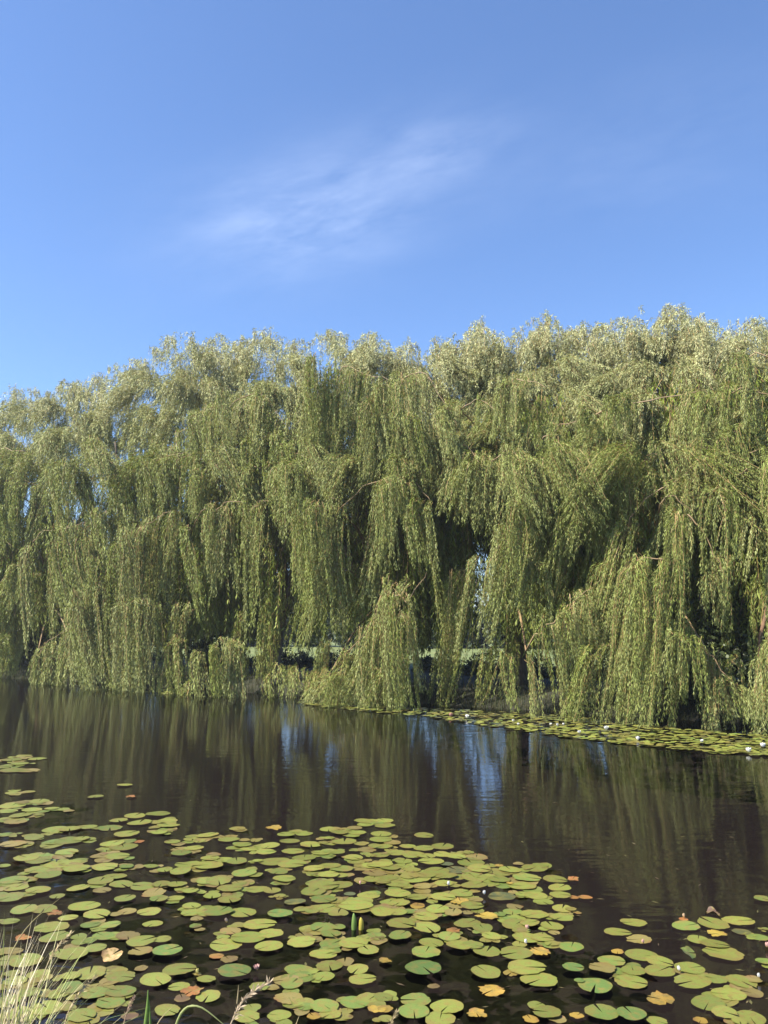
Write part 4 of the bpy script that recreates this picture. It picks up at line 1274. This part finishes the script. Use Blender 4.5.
def cloud(px, py, axis_px, wid_along, wid_across, strength, seed):
    """a wisp around the direction of a pixel, stretched along the line towards axis_px"""
    c = norm(ray(px, py)); a = ray(*axis_px); a = norm(a - c * (a @ c)); b = np.cross(c, a)
    outs = []
    for v, wv in ((a, wid_along), (b, wid_across)):
        dp = N.new('ShaderNodeVectorMath'); dp.operation = 'DOT_PRODUCT'; dp.inputs[1].default_value = tuple(v)
        L.new(tc.outputs['Generated'], dp.inputs[0]); outs.append((dp, wv))
    cx = N.new('ShaderNodeCombineXYZ')
    sq = []
    for (dp, wv), axn in zip(outs, 'XY'):
        d = N.new('ShaderNodeMath'); d.operation = 'DIVIDE'; d.inputs[1].default_value = wv
        L.new(dp.outputs['Value'], d.inputs[0])
        p = N.new('ShaderNodeMath'); p.operation = 'POWER'; p.inputs[1].default_value = 2
        ab = N.new('ShaderNodeMath'); ab.operation = 'ABSOLUTE'; L.new(d.outputs[0], ab.inputs[0]); L.new(ab.outputs[0], p.inputs[0])
        sq.append(p)
        L.new(dp.outputs['Value'], cx.inputs[axn])
    cx.inputs['Z'].default_value = seed
    mp = N.new('ShaderNodeMapping'); mp.inputs['Scale'].default_value = (5, 15, 1); L.new(cx.outputs[0], mp.inputs['Vector'])
    nz = N.new('ShaderNodeTexNoise'); nz.inputs['Scale'].default_value = 1.6; nz.inputs['Detail'].default_value = 7
    nz.inputs['Roughness'].default_value = 0.62; nz.inputs['Distortion'].default_value = 0.15
    L.new(mp.outputs[0], nz.inputs['Vector'])
    mr = N.new('ShaderNodeMapRange'); mr.inputs['From Min'].default_value = 0.32; mr.inputs['From Max'].default_value = 0.78
    L.new(nz.outputs['Fac'], mr.inputs['Value'])
    s = N.new('ShaderNodeMath'); s.operation = 'ADD'; L.new(sq[0].outputs[0], s.inputs[0]); L.new(sq[1].outputs[0], s.inputs[1])
    ng = N.new('ShaderNodeMath'); ng.operation = 'MULTIPLY'; ng.inputs[1].default_value = -1; L.new(s.outputs[0], ng.inputs[0])
    ex = N.new('ShaderNodeMath'); ex.operation = 'EXPONENT'; L.new(ng.outputs[0], ex.inputs[0])
    m = N.new('ShaderNodeMath'); m.operation = 'MULTIPLY'; L.new(ex.outputs[0], m.inputs[0]); L.new(mr.outputs[0], m.inputs[1])
    # only the half of the sky the wisp stands in
    dp = N.new('ShaderNodeVectorMath'); dp.operation = 'DOT_PRODUCT'; dp.inputs[1].default_value = tuple(c)
    L.new(tc.outputs['Generated'], dp.inputs[0])
    gt = N.new('ShaderNodeMath'); gt.operation = 'GREATER_THAN'; gt.inputs[1].default_value = 0.3; L.new(dp.outputs['Value'], gt.inputs[0])
    m2 = N.new('ShaderNodeMath'); m2.operation = 'MULTIPLY'; L.new(m.outputs[0], m2.inputs[0]); L.new(gt.outputs[0], m2.inputs[1])
    m3 = N.new('ShaderNodeMath'); m3.operation = 'MULTIPLY'; m3.inputs[1].default_value = strength; L.new(m2.outputs[0], m3.inputs[0])
    return m3


wisps = [cloud(305, 218, (460, 190), 0.12, 0.055, 0.17, 1.0), cloud(330, 200, (480, 150), 0.17, 0.06, 0.09, 21.0), cloud(430, 155, (520, 130), 0.09, 0.033, 0.12, 4.0),
         cloud(650, 130, (760, 90), 0.16, 0.05, 0.035, 8.0), cloud(640, 190, (760, 180), 0.14, 0.03, 0.03, 15.0)]
acc = wisps[0]
for m in wisps[1:]:
    a = N.new('ShaderNodeMath'); a.operation = 'ADD'; a.use_clamp = True
    L.new(acc.outputs[0], a.inputs[0]); L.new(m.outputs[0], a.inputs[1]); acc = a
mixc = N.new('ShaderNodeMixRGB'); mixc.inputs['Color2'].default_value = (8.5, 9.2, 10.5, 1)
L.new(acc.outputs[0], mixc.inputs['Fac']); 
tint = N.new('ShaderNodeMixRGB'); tint.blend_type = 'MULTIPLY'; tint.inputs['Fac'].default_value = 1; tint.inputs['Color2'].default_value = (0.88, 0.96, 1.10, 1)
L.new(sky.outputs[0], tint.inputs['Color1']); L.new(tint.outputs[0], mixc.inputs['Color1'])
L.new(mixc.outputs[0], bg.inputs['Color']); L.new(bg.outputs[0], out.inputs['Surface'])

# thin air volume added to imitate the lens glare veil and soften contrast
hm = bpy.data.materials.new('glare_veil'); hm.use_nodes = True
hm.node_tree.nodes.clear()
ho = hm.node_tree.nodes.new('ShaderNodeOutputMaterial'); pv = hm.node_tree.nodes.new('ShaderNodeVolumePrincipled')
pv.inputs['Color'].default_value = (0.86, 0.90, 1.0, 1); pv.inputs['Density'].default_value = 0.0006; pv.inputs['Anisotropy'].default_value = 0.3
hm.node_tree.links.new(pv.outputs[0], ho.inputs['Volume'])
hx, hy0, hy1, z0, z1 = 2700, -2700, 2700, -1.95, 19.0
V = np.array([[x, y, z] for z in (z0, z1) for x, y in ((-hx, hy0), (hx, hy0), (hx, hy1), (-hx, hy1))])
me = make_mesh('haze', V, [3, 2, 1, 0, 4, 5, 6, 7, 0, 1, 5, 4, 1, 2, 6, 5, 2, 3, 7, 6, 3, 0, 4, 7], [4] * 6, hm)
tag(link('haze', me), 'thin pale veil added over the pond and the willows to imitate lens glare', 'haze', kind='stuff')

# ------------------------------------------------------------------ render settings
vs = scene.view_settings
vs.view_transform = 'Standard'; vs.look = 'None'; vs.exposure = 1.3; vs.gamma = 1.0; vs.use_curve_mapping = False
scene.cycles.max_bounces = 6
scene.cycles.diffuse_bounces = 1; scene.cycles.glossy_bounces = 3; scene.cycles.transmission_bounces = 3; scene.cycles.transparent_max_bounces = 8
scene.cycles.sample_clamp_indirect = 4
